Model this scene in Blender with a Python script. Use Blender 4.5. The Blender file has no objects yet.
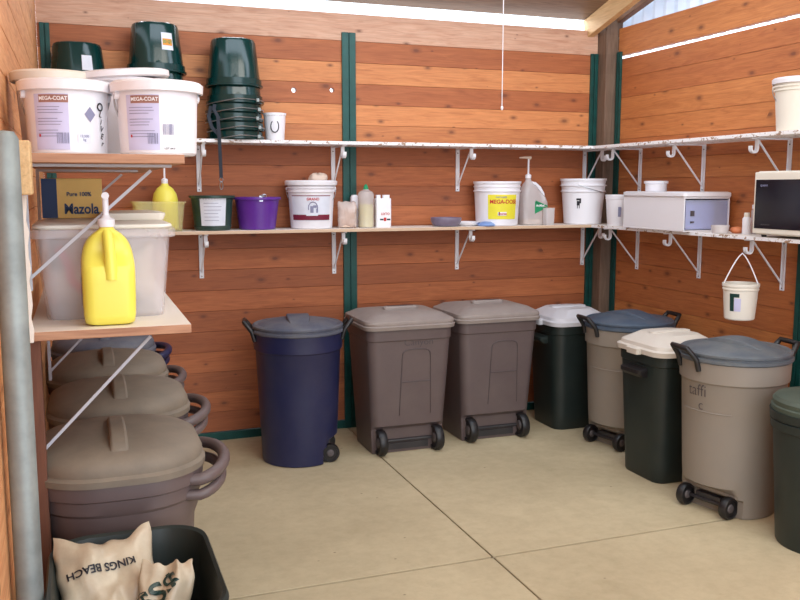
import bpy, bmesh, math, random
from mathutils import Vector, Matrix, noise
PI = math.pi
random.seed(7)
scene = bpy.context.scene
COL = scene.collection

# ------------------------------------------------------------------ materials
def lin(c):
    c = c / 255.0
    return c / 12.92 if c <= 0.04045 else ((c + 0.055) / 1.055) ** 2.4
def rgb(r, g, b): return (lin(r), lin(g), lin(b), 1.0)

def new_mat(name):
    m = bpy.data.materials.new(name); m.use_nodes = True
    nt = m.node_tree; b = nt.nodes['Principled BSDF']
    return m, nt, b
def N(nt, t, **k):
    n = nt.nodes.new(t)
    for a, v in k.items(): setattr(n, a, v)
    return n
def ramp(nt, fac, stops):
    r = N(nt, 'ShaderNodeValToRGB')
    e = r.color_ramp.elements
    while len(e) < len(stops): e.new(0.5)
    for i, (p, c) in enumerate(stops): e[i].position = p; e[i].color = c
    nt.links.new(fac, r.inputs[0]); return r.outputs[0]
def mixc(nt, fac, a, b, mode='MIX'):
    m = N(nt, 'ShaderNodeMix', data_type='RGBA', blend_type=mode)
    if isinstance(fac, (int, float)): m.inputs[0].default_value = fac
    else: nt.links.new(fac, m.inputs[0])
    for v, i in ((a, 6), (b, 7)):
        if isinstance(v, tuple): m.inputs[i].default_value = v
        else: nt.links.new(v, m.inputs[i])
    return m.outputs[2]
def coords(nt, scale=(1, 1, 1), loc=(0, 0, 0), space='Object'):
    tc = N(nt, 'ShaderNodeTexCoord'); mp = N(nt, 'ShaderNodeMapping')
    mp.inputs['Scale'].default_value = scale; mp.inputs['Location'].default_value = loc
    nt.links.new(tc.outputs[space], mp.inputs[0]); return mp.outputs[0]
def tnoise(nt, vec, scale, detail=4, rough=0.55, dist=0.0):
    n = N(nt, 'ShaderNodeTexNoise')
    n.inputs['Scale'].default_value = scale; n.inputs['Detail'].default_value = detail
    n.inputs['Roughness'].default_value = rough; n.inputs['Distortion'].default_value = dist
    nt.links.new(vec, n.inputs['Vector']); return n.outputs['Fac']
def bump(nt, b, h, strength=0.3, dist=0.01):
    n = N(nt, 'ShaderNodeBump'); n.inputs['Strength'].default_value = strength
    n.inputs['Distance'].default_value = dist
    nt.links.new(h, n.inputs['Height']); nt.links.new(n.outputs[0], b.inputs['Normal'])

def plastic(name, c, rough=0.45, dust=0.12, dustc=(190, 182, 170), scale=6.0, spec=0.5, sss=0):
    """moulded plastic with a thin uneven film of barn dust"""
    m, nt, b = new_mat(name)
    v = coords(nt)
    f = tnoise(nt, v, scale, 5, 0.65)
    base = rgb(*c)
    fr = ramp(nt, f, [(0.35, (0, 0, 0, 1)), (0.8, (1, 1, 1, 1))])
    mul = N(nt, 'ShaderNodeMath', operation='MULTIPLY'); mul.inputs[1].default_value = dust
    nt.links.new(fr, mul.inputs[0])
    col = mixc(nt, mul.outputs[0], base, rgb(*dustc))
    nt.links.new(col, b.inputs['Base Color'])
    b.inputs['Roughness'].default_value = rough
    b.inputs['Specular IOR Level'].default_value = spec
    bump(nt, b, tnoise(nt, v, 90, 2), 0.08, 0.002)
    return m

def wood(name, light, dark, axis='X', pitch=0.1325, knots=True, rough=0.62, seed=0.0):
    m, nt, b = new_mat(name)
    s = {'X': (0.9, 9, 9), 'Y': (9, 0.9, 9), 'Z': (9, 9, 0.9)}[axis]
    v = coords(nt, s, (seed, seed * 2.1, seed * 0.7))
    g = tnoise(nt, v, 3.6, 7, 0.6, 1.6)
    col = ramp(nt, g, [(0.22, rgb(*dark)), (0.48, rgb(*[(a * 0.65 + d * 0.35) for a, d in zip(light, dark)])), (0.72, rgb(*light))])
    fine = tnoise(nt, coords(nt, {'X': (2, 60, 60), 'Y': (60, 2, 60), 'Z': (60, 60, 2)}[axis]), 3.0, 3)
    col = mixc(nt, 0.22, col, ramp(nt, fine, [(0.3, (0.25, 0.13, 0.08, 1)), (0.6, (1, 0.9, 0.8, 1))]), 'MULTIPLY')
    # board to board tone
    tc = N(nt, 'ShaderNodeTexCoord'); sep = N(nt, 'ShaderNodeSeparateXYZ')
    nt.links.new(tc.outputs['Object'], sep.inputs[0])
    d = N(nt, 'ShaderNodeMath', operation='DIVIDE'); d.inputs[1].default_value = pitch
    nt.links.new(sep.outputs['Z'], d.inputs[0])
    fl = N(nt, 'ShaderNodeMath', operation='FLOOR'); nt.links.new(d.outputs[0], fl.inputs[0])
    wn = N(nt, 'ShaderNodeTexWhiteNoise', noise_dimensions='1D'); nt.links.new(fl.outputs[0], wn.inputs['W'])
    col = mixc(nt, 0.4, col, ramp(nt, wn.outputs['Value'], [(0, (0.78, 0.72, 0.70, 1)), (1, (1.0, 1.0, 1.0, 1))]), 'MULTIPLY')
    if knots:
        cb = N(nt, 'ShaderNodeCombineXYZ'); lf = {'X': 'X', 'Y': 'Y', 'Z': 'X'}[axis]
        for q, (ch, k_) in enumerate(((lf, 1.0), ('Z', 1.9))):
            mm = N(nt, 'ShaderNodeMath', operation='MULTIPLY_ADD'); mm.inputs[1].default_value = k_; mm.inputs[2].default_value = seed * (1 + q)
            nt.links.new(sep.outputs[ch], mm.inputs[0]); nt.links.new(mm.outputs[0], cb.inputs[q])
        vo = N(nt, 'ShaderNodeTexVoronoi', voronoi_dimensions='2D'); vo.inputs['Scale'].default_value = 3.2
        nt.links.new(cb.outputs[0], vo.inputs['Vector'])
        sc_ = N(nt, 'ShaderNodeSeparateColor'); nt.links.new(vo.outputs['Color'], sc_.inputs[0])
        sz = N(nt, 'ShaderNodeMath', operation='MULTIPLY_ADD'); sz.inputs[1].default_value = 1.25; sz.inputs[2].default_value = 0.06
        nt.links.new(sc_.outputs[0], sz.inputs[0])
        dv = N(nt, 'ShaderNodeMath', operation='DIVIDE'); nt.links.new(vo.outputs['Distance'], dv.inputs[0]); nt.links.new(sz.outputs[0], dv.inputs[1])
        kk = ramp(nt, dv.outputs[0], [(0.03, (0.75, 0.75, 0.75, 1)), (0.07, (0.34, 0.34, 0.34, 1)), (0.14, (0, 0, 0, 1))])
        col = mixc(nt, kk, col, rgb(96, 50, 34))
    nt.links.new(col, b.inputs['Base Color'])
    b.inputs['Roughness'].default_value = rough
    bump(nt, b, g, 0.25, 0.004)
    return m

def painted(name, c=(236, 236, 240), under=(150, 120, 95), amount=0.5, scale=38):
    """white paint chipped back to board"""
    m, nt, b = new_mat(name)
    f = tnoise(nt, coords(nt, (1, 1, 1.4)), scale, 5, 0.7)
    col = ramp(nt, f, [(amount - 0.03, rgb(*under)), (amount + 0.02, rgb(*c))])
    nt.links.new(col, b.inputs['Base Color']); b.inputs['Roughness'].default_value = 0.5
    return m
def metal(name, c, rough=0.35, mottled=0.25, metallic=0.85, scale=14):
    m, nt, b = new_mat(name)
    f = tnoise(nt, coords(nt), scale, 4, 0.6)
    nt.links.new(ramp(nt, f, [(0.3, rgb(*[x * (1 - mottled) for x in c])), (0.7, rgb(*c))]), b.inputs['Base Color'])
    b.inputs['Metallic'].default_value = metallic; b.inputs['Roughness'].default_value = rough
    return m
def clear(name, c, alpha_t=0.55, rough=0.25):
    """thin translucent polypropylene"""
    m, nt, b = new_mat(name)
    tr = N(nt, 'ShaderNodeBsdfTransparent'); tr.inputs[0].default_value = rgb(*[min(255, x + 12) for x in c])
    mx = N(nt, 'ShaderNodeMixShader'); mx.inputs[0].default_value = alpha_t
    f = tnoise(nt, coords(nt), 7, 3)
    nt.links.new(ramp(nt, f, [(0.2, rgb(*[x * 0.93 for x in c])), (0.8, rgb(*c))]), b.inputs['Base Color'])
    b.inputs['Roughness'].default_value = rough
    out = nt.nodes['Material Output']
    nt.links.new(b.outputs[0], mx.inputs[1]); nt.links.new(tr.outputs[0], mx.inputs[2])
    nt.links.new(mx.outputs[0], out.inputs['Surface'])
    return m
def flat(name, c, rough=0.6):
    m, nt, b = new_mat(name)
    f = tnoise(nt, coords(nt), 20, 2)
    nt.links.new(ramp(nt, f, [(0.2, rgb(*[x * 0.95 for x in c])), (0.8, rgb(*c))]), b.inputs['Base Color'])
    b.inputs['Roughness'].default_value = rough; return m

M = {}
M['wood_a'] = wood('plank_orange', (210, 140, 86), (172, 100, 60), 'X', seed=1.3)
M['wood_b'] = wood('plank_red', (190, 114, 68), (154, 84, 48), 'X', seed=4.1)
M['wood_c'] = wood('plank_honey', (222, 150, 94), (186, 112, 66), 'X', seed=7.7)
M['wood_d'] = wood('plank_brown', (172, 100, 60), (138, 76, 44), 'X', seed=9.2)
M['wood_p'] = wood('plank_pale', (222, 182, 156), (190, 136, 108), 'X', seed=2.2)
M['woodr_a'] = wood('side_plank_orange', (208, 136, 78), (172, 100, 54), 'Y', pitch=.1435, seed=3.3)
M['woodr_b'] = wood('side_plank_red', (194, 120, 68), (160, 88, 48), 'Y', pitch=.1435, seed=5.9)
M['woodl'] = wood('left_plank', (236, 178, 124), (204, 130, 82), 'Y', seed=6.2)
M['woodlbrown'] = wood('left_stud', (120, 74, 52), (84, 50, 36), 'Z', knots=False)
M['post'] = wood('weathered_post', (132, 108, 90), (92, 72, 58), 'Z', knots=False, seed=3)
M['rafter'] = wood('rafter_pine', (236, 204, 152), (206, 164, 112), 'Y', knots=False)
M['darkbeam'] = wood('old_beam', (150, 108, 78), (106, 74, 54), 'Y', knots=False)
M['soffit'] = wood('roof_deck', (150, 124, 100), (112, 88, 68), 'X', knots=False)
M['steel'] = metal('green_steel_channel', (12, 78, 72), 0.45, 0.2, 0.2)
M['galv'] = metal('galvanised_steel', (158, 166, 164), 0.55, 0.22, 0.35, 9)
m_, nt_, b_ = new_mat('corrugated_daylight_sheet')
f_ = tnoise(nt_, coords(nt_), 6, 3); nt_.links.new(ramp(nt_, f_, [(0.3, rgb(196, 206, 224)), (0.7, rgb(226, 232, 240))]), b_.inputs['Base Color'])
tl_ = N(nt_, 'ShaderNodeBsdfTranslucent'); tl_.inputs[0].default_value = rgb(200, 210, 228); mx_ = N(nt_, 'ShaderNodeMixShader'); mx_.inputs[0].default_value = .3
nt_.links.new(b_.outputs[0], mx_.inputs[1]); nt_.links.new(tl_.outputs[0], mx_.inputs[2]); nt_.links.new(mx_.outputs[0], nt_.nodes['Material Output'].inputs['Surface'])
M['corr'] = m_
M['white_enamel'] = plastic('white_enamel', (232, 232, 238), 0.35, 0.08)
M['gray_bracket'] = plastic('gray_enamel', (186, 186, 194), 0.45, 0.15)
M['shelf_paint'] = painted('chipped_white_edge', (240, 238, 240), (160, 130, 108), 0.43, 30)
M['shelf_tan'] = painted('worn_tan_edge', (206, 176, 148), (170, 136, 110), 0.33, 30)
M['shelf_top'] = painted('shelf_laminate', (232, 222, 212), (180, 160, 140), 0.30, 9)
M['shelf_cut'] = wood('shelf_cut_edge', (198, 152, 120), (160, 112, 86), 'X', knots=False)
M['blue_bin'] = plastic('navy_bin_plastic', (28, 33, 72), 0.42, 0.10, (120, 110, 120))
M['blue_lid'] = plastic('dusty_navy_lid', (78, 82, 98), 0.6, 0.5, (150, 146, 140))
M['brown_bin'] = plastic('taupe_bin_plastic', (96, 82, 82), 0.45, 0.12, (150, 135, 125))
M['brown_lid'] = plastic('dusty_taupe_lid', (116, 106, 94), 0.65, 0.45, (158, 144, 124), 7)
M['brown_lid_back'] = plastic('dusty_pale_taupe_lid', (142, 130, 126), 0.55, 0.4, (176, 164, 152), 9)
M['brown_panel'] = plastic('taupe_recess', (80, 68, 70), 0.5, 0.1, (150, 135, 125))
M['green_bin'] = plastic('forest_bin_plastic', (28, 38, 37), 0.45, 0.10, (90, 96, 88))
M['green_lid'] = plastic('dusty_forest_lid', (62, 76, 66), 0.55, 0.3, (120, 120, 104))
M['cream_lid'] = plastic('cream_lid_plastic', (214, 206, 196), 0.5, 0.25, (190, 176, 156))
M['white_lid'] = plastic('white_lid_plastic', (204, 202, 208), 0.5, 0.2, (180, 172, 164))
M['gray_bin'] = plastic('greige_bin_plastic', (140, 131, 122), 0.48, 0.15, (170, 150, 128))
M['slate_lid'] = plastic('slate_blue_lid', (62, 78, 98), 0.5, 0.28, (140, 140, 136))
M['slate_lid2'] = plastic('dusty_slate_lid', (80, 88, 98), 0.55, 0.4, (150, 148, 138))
M['black'] = plastic('black_plastic', (24, 23, 26), 0.4, 0.08, (110, 100, 95))
M['dark_pl'] = plastic('charcoal_plastic', (44, 42, 46), 0.45, 0.15, (110, 100, 95))
M['hub'] = plastic('hub_gray', (84, 76, 78), 0.5, 0.1)
M['white_pl'] = plastic('white_pail_plastic', (236, 234, 240), 0.38, 0.06, (200, 190, 190))
M['cream_pl'] = plastic('cream_pail_plastic', (232, 226, 214), 0.42, 0.12, (200, 184, 160))
M['green_pl'] = plastic('green_bucket_plastic', (8, 50, 48), 0.16, 0.04, (60, 100, 110))
M['dkgreen_pl'] = plastic('dark_green_pail', (22, 58, 50), 0.4, 0.1)
M['purple_pl'] = plastic('purple_pail', (92, 38, 146), 0.35, 0.06)
M['yellow_pl'] = plastic('yellow_jug_plastic', (238, 226, 92), 0.35, 0.05, (220, 200, 90))
M['clear_pl'] = clear('frosted_tub', (250, 244, 248), 0.70)
M['clear_yel'] = clear('yellowed_tub', (248, 242, 206), 0.75)
M['clear_box'] = clear('clear_drawer', (220, 224, 246), 0.6)
M['clear_jar'] = clear('clear_jar_plastic', (240, 236, 236), 0.55)
M['bag_clear'] = clear('poly_bag', (236, 220, 212), 0.45, 0.2)
M['label_w'] = flat('paper_white', (226, 230, 242))
M['label_lilac'] = flat('label_lilac', (206, 204, 236))
M['label_yel'] = flat('label_yellow', (238, 226, 60))
M['label_maroon'] = flat('label_maroon', (120, 24, 52))
M['label_tan'] = flat('label_brown', (160, 112, 98))
M['ink'] = flat('ink_black', (34, 34, 44))
M['ink_gray'] = flat('ink_gray', (140, 140, 170))
M['ink_red'] = flat('ink_red', (196, 44, 44))
M['ink_white'] = flat('ink_white', (244, 242, 246))
M['ink_green'] = flat('ink_green', (20, 140, 90))
M['ink_orange'] = flat('ink_orange', (226, 150, 50))
M['ink_dim'] = flat('marker_faded', (78, 70, 74))
M['box_yel'] = flat('carton_yellow', (246, 206, 120))
M['box_blue'] = flat('carton_blue', (40, 66, 110))
M['pink'] = flat('pink_rubber', (232, 96, 130))
M['steel_wire'] = metal('bail_wire', (196, 198, 204), 0.3, 0.1, 0.9)
M['strap'] = flat('webbing', (38, 42, 52), 0.8)
M['paper_bag'] = plastic('feed_bag_paper', (196, 184, 160), 0.34, 0.45, (150, 118, 96), 16)
M['bag_green'] = flat('bag_print_green', (26, 60, 56), 0.35)
M['glass_dark'] = flat('oven_glass', (22, 22, 34), 0.12)
M['feed_yel'] = flat('yellow_grain', (232, 222, 120))
M['lump'] = plastic('cream_sponge', (216, 192, 174), 0.8, 0.3)
M['slate_bowl'] = plastic('dusty_plum_bowl', (110, 98, 124), 0.4, 0.2)
M['blue_dish'] = plastic('pale_blue_dish', (120, 152, 210), 0.4, 0.08)
M['rubber_or'] = plastic('orange_rubber', (220, 130, 84), 0.5, 0.1)

def concrete():
    m, nt, b = new_mat('concrete')
    v = coords(nt)
    a = tnoise(nt, v, 1.3, 6, 0.6); c = tnoise(nt, v, 14, 6, 0.7)
    col = ramp(nt, a, [(0.3, rgb(182, 166, 134)), (0.7, rgb(206, 190, 156))])
    col = mixc(nt, 0.3, col, ramp(nt, c, [(0.3, (0.6, 0.56, 0.5, 1)), (0.6, (1, 1, 1, 1))]), 'MULTIPLY')
    vo = N(nt, 'ShaderNodeTexVoronoi'); vo.inputs['Scale'].default_value = 5.5
    nt.links.new(coords(nt, (1, 1.4, 1)), vo.inputs['Vector'])
    sp = ramp(nt, vo.outputs['Distance'], [(0.02, (0.8, 0.8, 0.8, 1)), (0.045, (0, 0, 0, 1))])
    col = mixc(nt, sp, col, rgb(112, 96, 78))
    # faint sweeping scuffs
    sc = tnoise(nt, coords(nt, (1.2, 6, 1)), 5.0, 4, 0.7, 1.5)
    scr = ramp(nt, sc, [(0.60, (0, 0, 0, 1)), (0.75, (0.28, 0.28, 0.28, 1))])
    col = mixc(nt, scr, col, rgb(160, 140, 112))
    nt.links.new(col, b.inputs['Base Color']); b.inputs['Roughness'].default_value = 0.8
    bump(nt, b, c, 0.15, 0.003)
    return m
M['concrete'] = concrete()

# ------------------------------------------------------------------ mesh helpers
class MB:
    """collects vertices and faces; build() links them as one mesh object"""
    def __init__(s): s.v = []; s.f = []; s.mi = []; s.cur = 0
    def add(s, vs, fs, mi=None):
        o = len(s.v); s.v += [tuple(x) for x in vs]
        for f in fs: s.f.append([i + o for i in f]); s.mi.append(s.cur if mi is None else mi)
    def box(s, x0, y0, z0, x1, y1, z1, mi=None, M4=None):
        vs = [Vector(p) for p in ((x0, y0, z0), (x1, y0, z0), (x1, y1, z0), (x0, y1, z0), (x0, y0, z1), (x1, y0, z1), (x1, y1, z1), (x0, y1, z1))]
        if M4: vs = [M4 @ p for p in vs]
        s.add(vs, [(0, 3, 2, 1), (4, 5, 6, 7), (0, 1, 5, 4), (1, 2, 6, 5), (2, 3, 7, 6), (3, 0, 4, 7)], mi)
    def bar(s, a, b, w, h, mi=None):
        """rectangular bar from a to b; w across, h the other way"""
        a = Vector(a); b = Vector(b); d = (b - a); L = d.length; d.normalize()
        up = Vector((0, 0, 1)) if abs(d.z) < 0.95 else Vector((0, 1, 0))
        x = d.cross(up).normalized(); y = x.cross(d).normalized()
        vs = []
        for t in (a, b):
            for sx, sy in ((-1, -1), (1, -1), (1, 1), (-1, 1)): vs.append(t + x * sx * w / 2 + y * sy * h / 2)
        s.add(vs, [(0, 1, 2, 3), (7, 6, 5, 4), (0, 4, 5, 1), (1, 5, 6, 2), (2, 6, 7, 3), (3, 7, 4, 0)], mi)
    def loft(s, loops, cap0=True, cap1=True, mi=None):
        n = len(loops[0]); vs = [p for l in loops for p in l]; fs = []
        for k in range(len(loops) - 1):
            for i in range(n):
                j = (i + 1) % n
                fs.append((k * n + i, k * n + j, (k + 1) * n + j, (k + 1) * n + i))
        if cap0: fs.append(tuple(reversed(range(n))))
        if cap1: fs.append(tuple(range((len(loops) - 1) * n, len(loops) * n)))
        s.add(vs, fs, mi)
    def lathe(s, prof, n=40, c=(0, 0), cap0=True, cap1=True, mi=None):
        s.loft([[(c[0] + r * math.cos(2 * PI * i / n), c[1] + r * math.sin(2 * PI * i / n), z) for i in range(n)] for r, z in prof], cap0, cap1, mi)
    def tube(s, pts, r, n=8, mi=None, closed=False):
        pts = [Vector(p) for p in pts]; loops = []; prev = None
        L = len(pts)
        for i, p in enumerate(pts):
            a = pts[i - 1] if (i > 0 or closed) else pts[i]
            b = pts[(i + 1) % L] if (i < L - 1 or closed) else pts[i]
            d = (b - a).normalized()
            if prev is None:
                up = Vector((0, 0, 1)) if abs(d.z) < 0.9 else Vector((1, 0, 0))
                x = d.cross(up).normalized()
            else: x = (prev - d * prev.dot(d)).normalized()
            prev = x; y = d.cross(x)
            rr = r[i] if isinstance(r, (list, tuple)) else r
            loops.append([p + (x * math.cos(2 * PI * k / n) + y * math.sin(2 * PI * k / n)) * rr for k in range(n)])
        if closed: loops.append(loops[0])
        s.loft(loops, not closed, not closed, mi)
    def strip(s, pts, w, t, axis=(0, 0, 1), mi=None):
        """flat strap through pts, width w along axis, thickness t"""
        pts = [Vector(p) for p in pts]; ax = Vector(axis).normalized(); loops = []
        for i, p in enumerate(pts):
            d = (pts[min(i + 1, len(pts) - 1)] - pts[max(i - 1, 0)]).normalized()
            x = (ax - d * ax.dot(d)).normalized(); y = d.cross(x)
            loops.append([p + x * a * w / 2 + y * b * t / 2 for a, b in ((-1, -1), (1, -1), (1, 1), (-1, 1))])
        s.loft(loops, True, True, mi)
    def build(s, name, mats, parent=None, smooth=35, bevel=0, loc=None, rz=0, subsurf=0):
        me = bpy.data.meshes.new(name); me.from_pydata(s.v, [], s.f)
        if not isinstance(mats, (list, tuple)): mats = [mats]
        for m in mats: me.materials.append(M[m] if isinstance(m, str) else m)
        for p, k in zip(me.polygons, s.mi): p.material_index = min(k, len(mats) - 1)
        bm = bmesh.new(); bm.from_mesh(me)
        bmesh.ops.remove_doubles(bm, verts=bm.verts, dist=1e-6)
        bmesh.ops.recalc_face_normals(bm, faces=bm.faces)
        if smooth:
            for f in bm.faces: f.smooth = True
            for e in bm.edges:
                if len(e.link_faces) == 2 and e.calc_face_angle(0) > math.radians(smooth): e.smooth = False
        bm.to_mesh(me); bm.free()
        o = bpy.data.objects.new(name, me); COL.objects.link(o)
        if parent: o.parent = parent
        if loc: o.location = loc
        if rz: o.rotation_euler.z = rz
        if bevel:
            md = o.modifiers.new('Bevel', 'BEVEL'); md.width = bevel; md.segments = 2; md.limit_method = 'ANGLE'; md.angle_limit = math.radians(40)
        if subsurf:
            md = o.modifiers.new('Sub', 'SUBSURF'); md.levels = subsurf; md.render_levels = subsurf
        return o

def rrect(w, d, r, z, n=6, cx=0, cy=0, clampy=None):
    pts = []
    for (sx, sy, a0) in ((1, 1, 0), (-1, 1, PI / 2), (-1, -1, PI), (1, -1, 1.5 * PI)):
        for k in range(n + 1):
            a = a0 + PI / 2 * k / n
            x = cx + sx * (w / 2 - r) + r * math.cos(a); y = cy + sy * (d / 2 - r) + r * math.sin(a)
            if clampy is not None: y = max(y, clampy)
            pts.append((x, y, z))
    return pts
def ring(r, z, n=48, clampy=None, sq=1.0, flatx=None):
    pts = []
    for i in range(n):
        a = 2 * PI * i / n; x = r * math.cos(a) * sq; y = r * math.sin(a)
        if clampy is not None: y = max(y, clampy)
        pts.append((x, y, z))
    return pts

def thing(name, label, cat, loc=(0, 0, 0), rz=0, group=None):
    o = bpy.data.objects.new(name, None); COL.objects.link(o)
    o.empty_display_size = 0.05
    o.location = loc; o.rotation_euler.z = rz; tag(o, label, cat, group); return o
def tag(o, label=None, cat=None, group=None, kind=None):
    if label: o['label'] = label
    if cat: o['category'] = cat
    if group: o['group'] = group
    if kind: o['kind'] = kind
    return o
def struct(o, label=None):
    o['kind'] = 'structure'
    if label: o['label'] = label
    return o

def text_mesh(s, size, bold=0.025):
    c = bpy.data.curves.new('t', 'FONT'); c.body = s; c.size = size; c.align_x = 'CENTER'; c.align_y = 'CENTER'
    c.offset = size * bold
    o = bpy.data.objects.new('t', c); COL.objects.link(o)
    dg = bpy.context.evaluated_depsgraph_get(); dg.update()
    me = bpy.data.meshes.new_from_object(o.evaluated_get(dg))
    vs = [tuple(v.co) for v in me.vertices]; fs = [tuple(p.vertices) for p in me.polygons]
    bpy.data.objects.remove(o); bpy.data.curves.remove(c); bpy.data.meshes.remove(me)
    return vs, fs
def wrap_text(name, s, size, rfun, ang, z, mat, parent, off=0.0025, rot=0.0, sx=1.0, bold=.025):
    """lettering laid round a lathe surface; rfun(z) is its radius"""
    vs, fs = text_mesh(s, size, bold); mb = MB(); out = []
    cr, sr = math.cos(rot), math.sin(rot)
    for x, y, _ in vs:
        x *= sx
        x, y = x * cr - y * sr, x * sr + y * cr
        zz = z + y; r = rfun(zz) + off; a = ang + x / r
        out.append((r * math.cos(a), r * math.sin(a), zz))
    mb.add(out, fs); o = mb.build(name, mat, parent, smooth=0); return o
def flat_text(name, s, size, loc, ux, uz, mat, parent, sx=1.0, bold=.025):
    """lettering in the plane spanned by ux, uz at loc"""
    vs, fs = text_mesh(s, size, bold); ux = Vector(ux); uz = Vector(uz); p = Vector(loc)
    mb = MB(); mb.add([p + ux * x * sx + uz * y for x, y, _ in vs], fs)
    return mb.build(name, mat, parent, smooth=0)
def patch(mb, rfun, a0, a1, z0, z1, off=0.0015, n=10, mi=None, nz=4):
    vs = []; fs = []
    for j in range(nz + 1):
        z = z0 + (z1 - z0) * j / nz; r = rfun(z) + off
        for i in range(n + 1):
            a = a0 + (a1 - a0) * i / n; vs.append((r * math.cos(a), r * math.sin(a), z))
    for j in range(nz):
        for i in range(n):
            k = j * (n + 1) + i; fs.append((k, k + 1, k + n + 2, k + n + 1))
    mb.add(vs, fs, mi)
def label_patch(name, rfun, a0, a1, z0, z1, mat, parent, off=0.0015):
    mb = MB(); patch(mb, rfun, a0, a1, z0, z1, off); return mb.build(name, mat, parent)

def cam_ang(x, y): return math.atan2(-y, -x)

# ------------------------------------------------------------------ room shell
YW, XR, XL = 5.455, 3.584, -0.18
def boards(mb, zs, mats_idx, kind, a0, a1, plane, t=0.038, gap=0.0016):
    for i in range(1, len(zs) - 1):
        if mats_idx[i] is None or mats_idx[i - 1] is None: continue
        if kind == 'back': mb.box(a0, plane + t * .6, zs[i] - .012, a1, plane + t + .004, zs[i] + .012, mats_idx[i])
        else: mb.box(plane + (t * .6 if plane > 0 else -t * .6), a0, zs[i] - .012, plane + ((t + .004) if plane > 0 else -(t + .004)), a1, zs[i] + .012, mats_idx[i])
    for i in range(len(zs) - 1):
        z0, z1 = zs[i] + gap / 2, zs[i + 1] - gap / 2
        if mats_idx[i] is None: continue
        if kind == 'back': mb.box(a0, plane, z0, a1, plane + t, z1, mats_idx[i])
        else: mb.box(plane, a0, z0, plane + (t if plane > 0 else -t), a1, z1, mats_idx[i])
# back wall
zb = [0.055 + 0.1293 * i for i in range(17)] + [2.255, 2.387, 2.52, 2.688]
zb[16] = 2.124
order = [3, 1, 3, 1, 3, 3, 1, 3, 1, 3, 1, 3, 1, 3, 0, 2, 1, 2, 1, 4]  # rows below the upper shelf are darker: shade put into the board colours
mb = MB(); boards(mb, zb, order, 'back', XL, 3.492, YW)
wall_back = mb.build('wall_back', ['wood_a', 'wood_b', 'wood_c', 'wood_d', 'wood_p'], smooth=0, bevel=0)
struct(wall_back)
# two open knot holes through the boards
cut = MB()
for (x, z, r) in ((1.296, 2.202, 0.016), (1.543, 2.211, 0.014)):
    L = [[(x + r * math.cos(2 * PI * k / 14) * (1 + .15 * math.sin(3 * k)), YW + yy, z + r * math.sin(2 * PI * k / 14)) for k in range(14)] for yy in (-0.05, 0.1)]
    cut.loft(L)
co = cut.build('cutter', 'wood_d', smooth=0)
wall_back.modifiers.clear()
md = wall_back.modifiers.new('B', 'BOOLEAN'); md.object = co; md.operation = 'DIFFERENCE'; md.solver = 'EXACT'
dg = bpy.context.evaluated_depsgraph_get(); dg.update()
nm = bpy.data.meshes.new_from_object(wall_back.evaluated_get(dg))
wall_back.modifiers.clear(); wall_back.data = nm; bpy.data.objects.remove(co)
md = wall_back.modifiers.new('Bevel', 'BEVEL'); md.width = 0.0015; md.segments = 1; md.limit_method = 'ANGLE'
# right wall
zr = [0.055, 0.205, 0.355, 0.505, 0.655, 0.80, 0.94, 1.08, 1.225, 1.37, 1.515, 1.66, 1.79, 1.93, 2.065, 2.215, 2.35, 2.482, 2.505, 2.692]
orr = [1, 0, 1, 1, 0, 1, 1, 1, 0, 1, 1, 0, 1, 0, 0, 1, 1, None, 0]
mb = MB(); boards(mb, zr, orr, 'right', -0.6, 5.335, XR)
struct(mb.build('wall_right', ['woodr_a', 'woodr_b'], smooth=0, bevel=0.0015))
# left wall
zl = [0.055 + 0.1325 * i for i in range(21)]
mb = MB(); boards(mb, zl, [0] * 20, 'left', -0.6, 5.45, XL)
struct(mb.build('wall_left', ['woodl'], smooth=0, bevel=0.003))
# concrete slabs with control joints
mb = MB()
xs = [-1.2, 1.628, 5.0]; ys = [-1.5, 3.258, 6.2]; g = 0.004
for i in range(2):
    for j in range(2): mb.box(xs[i] + g, ys[j] + g * 1.8, -0.1, xs[i + 1] - g, ys[j + 1] - g * 1.8, 0, 0)
mb.box(-1.2, -1.5, -0.12, 5, 6.2, -0.012, 1)
struct(mb.build('floor', ['concrete', 'ink_dim'], smooth=0, bevel=0.003))
# sloping roof deck rising towards the room
mb = MB(); sl = 0.24
y0, y1 = 5.52, -0.6
zr0 = lambda y: 2.775 + (5.5 - y) * sl
mb.add([(-0.3, y0, zr0(y0)), (3.47, y0, zr0(y0)), (3.47, y1, zr0(y1)), (-0.3, y1, zr0(y1)),
        (-0.3, y0, zr0(y0) + .03), (3.47, y0, zr0(y0) + .03), (3.47, y1, zr0(y1) + .03), (-0.3, y1, zr0(y1) + .03)],
       [(0, 1, 2, 3), (7, 6, 5, 4), (0, 4, 5, 1), (1, 5, 6, 2), (2, 6, 7, 3), (3, 7, 4, 0)])
struct(mb.build('ceiling', 'soffit', smooth=0))
# corrugated daylight sheet above the right wall
mb = MB(); n = 316; L0 = []; L1 = []
for i in range(n):
    y = -0.6 + 6.3 * i / (n - 1); k = i % 6
    dx = 0.0 if k < 2 else (0.034 if 3 <= k < 5 else 0.017)
    L0.append((XR + 0.075 + dx, y, 2.52)); L1.append((XR + 0.075 + dx, y, zr0(y) + 0.35))
mb.add(L0 + L1, [(i, i + 1, n + i + 1, n + i) for i in range(n - 1)])
mb.build('x', 'corr')
struct(bpy.data.objects['x']).name = 'trim_1'
bpy.data.objects['trim_1'].data.materials[0] = M['corr']
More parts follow.
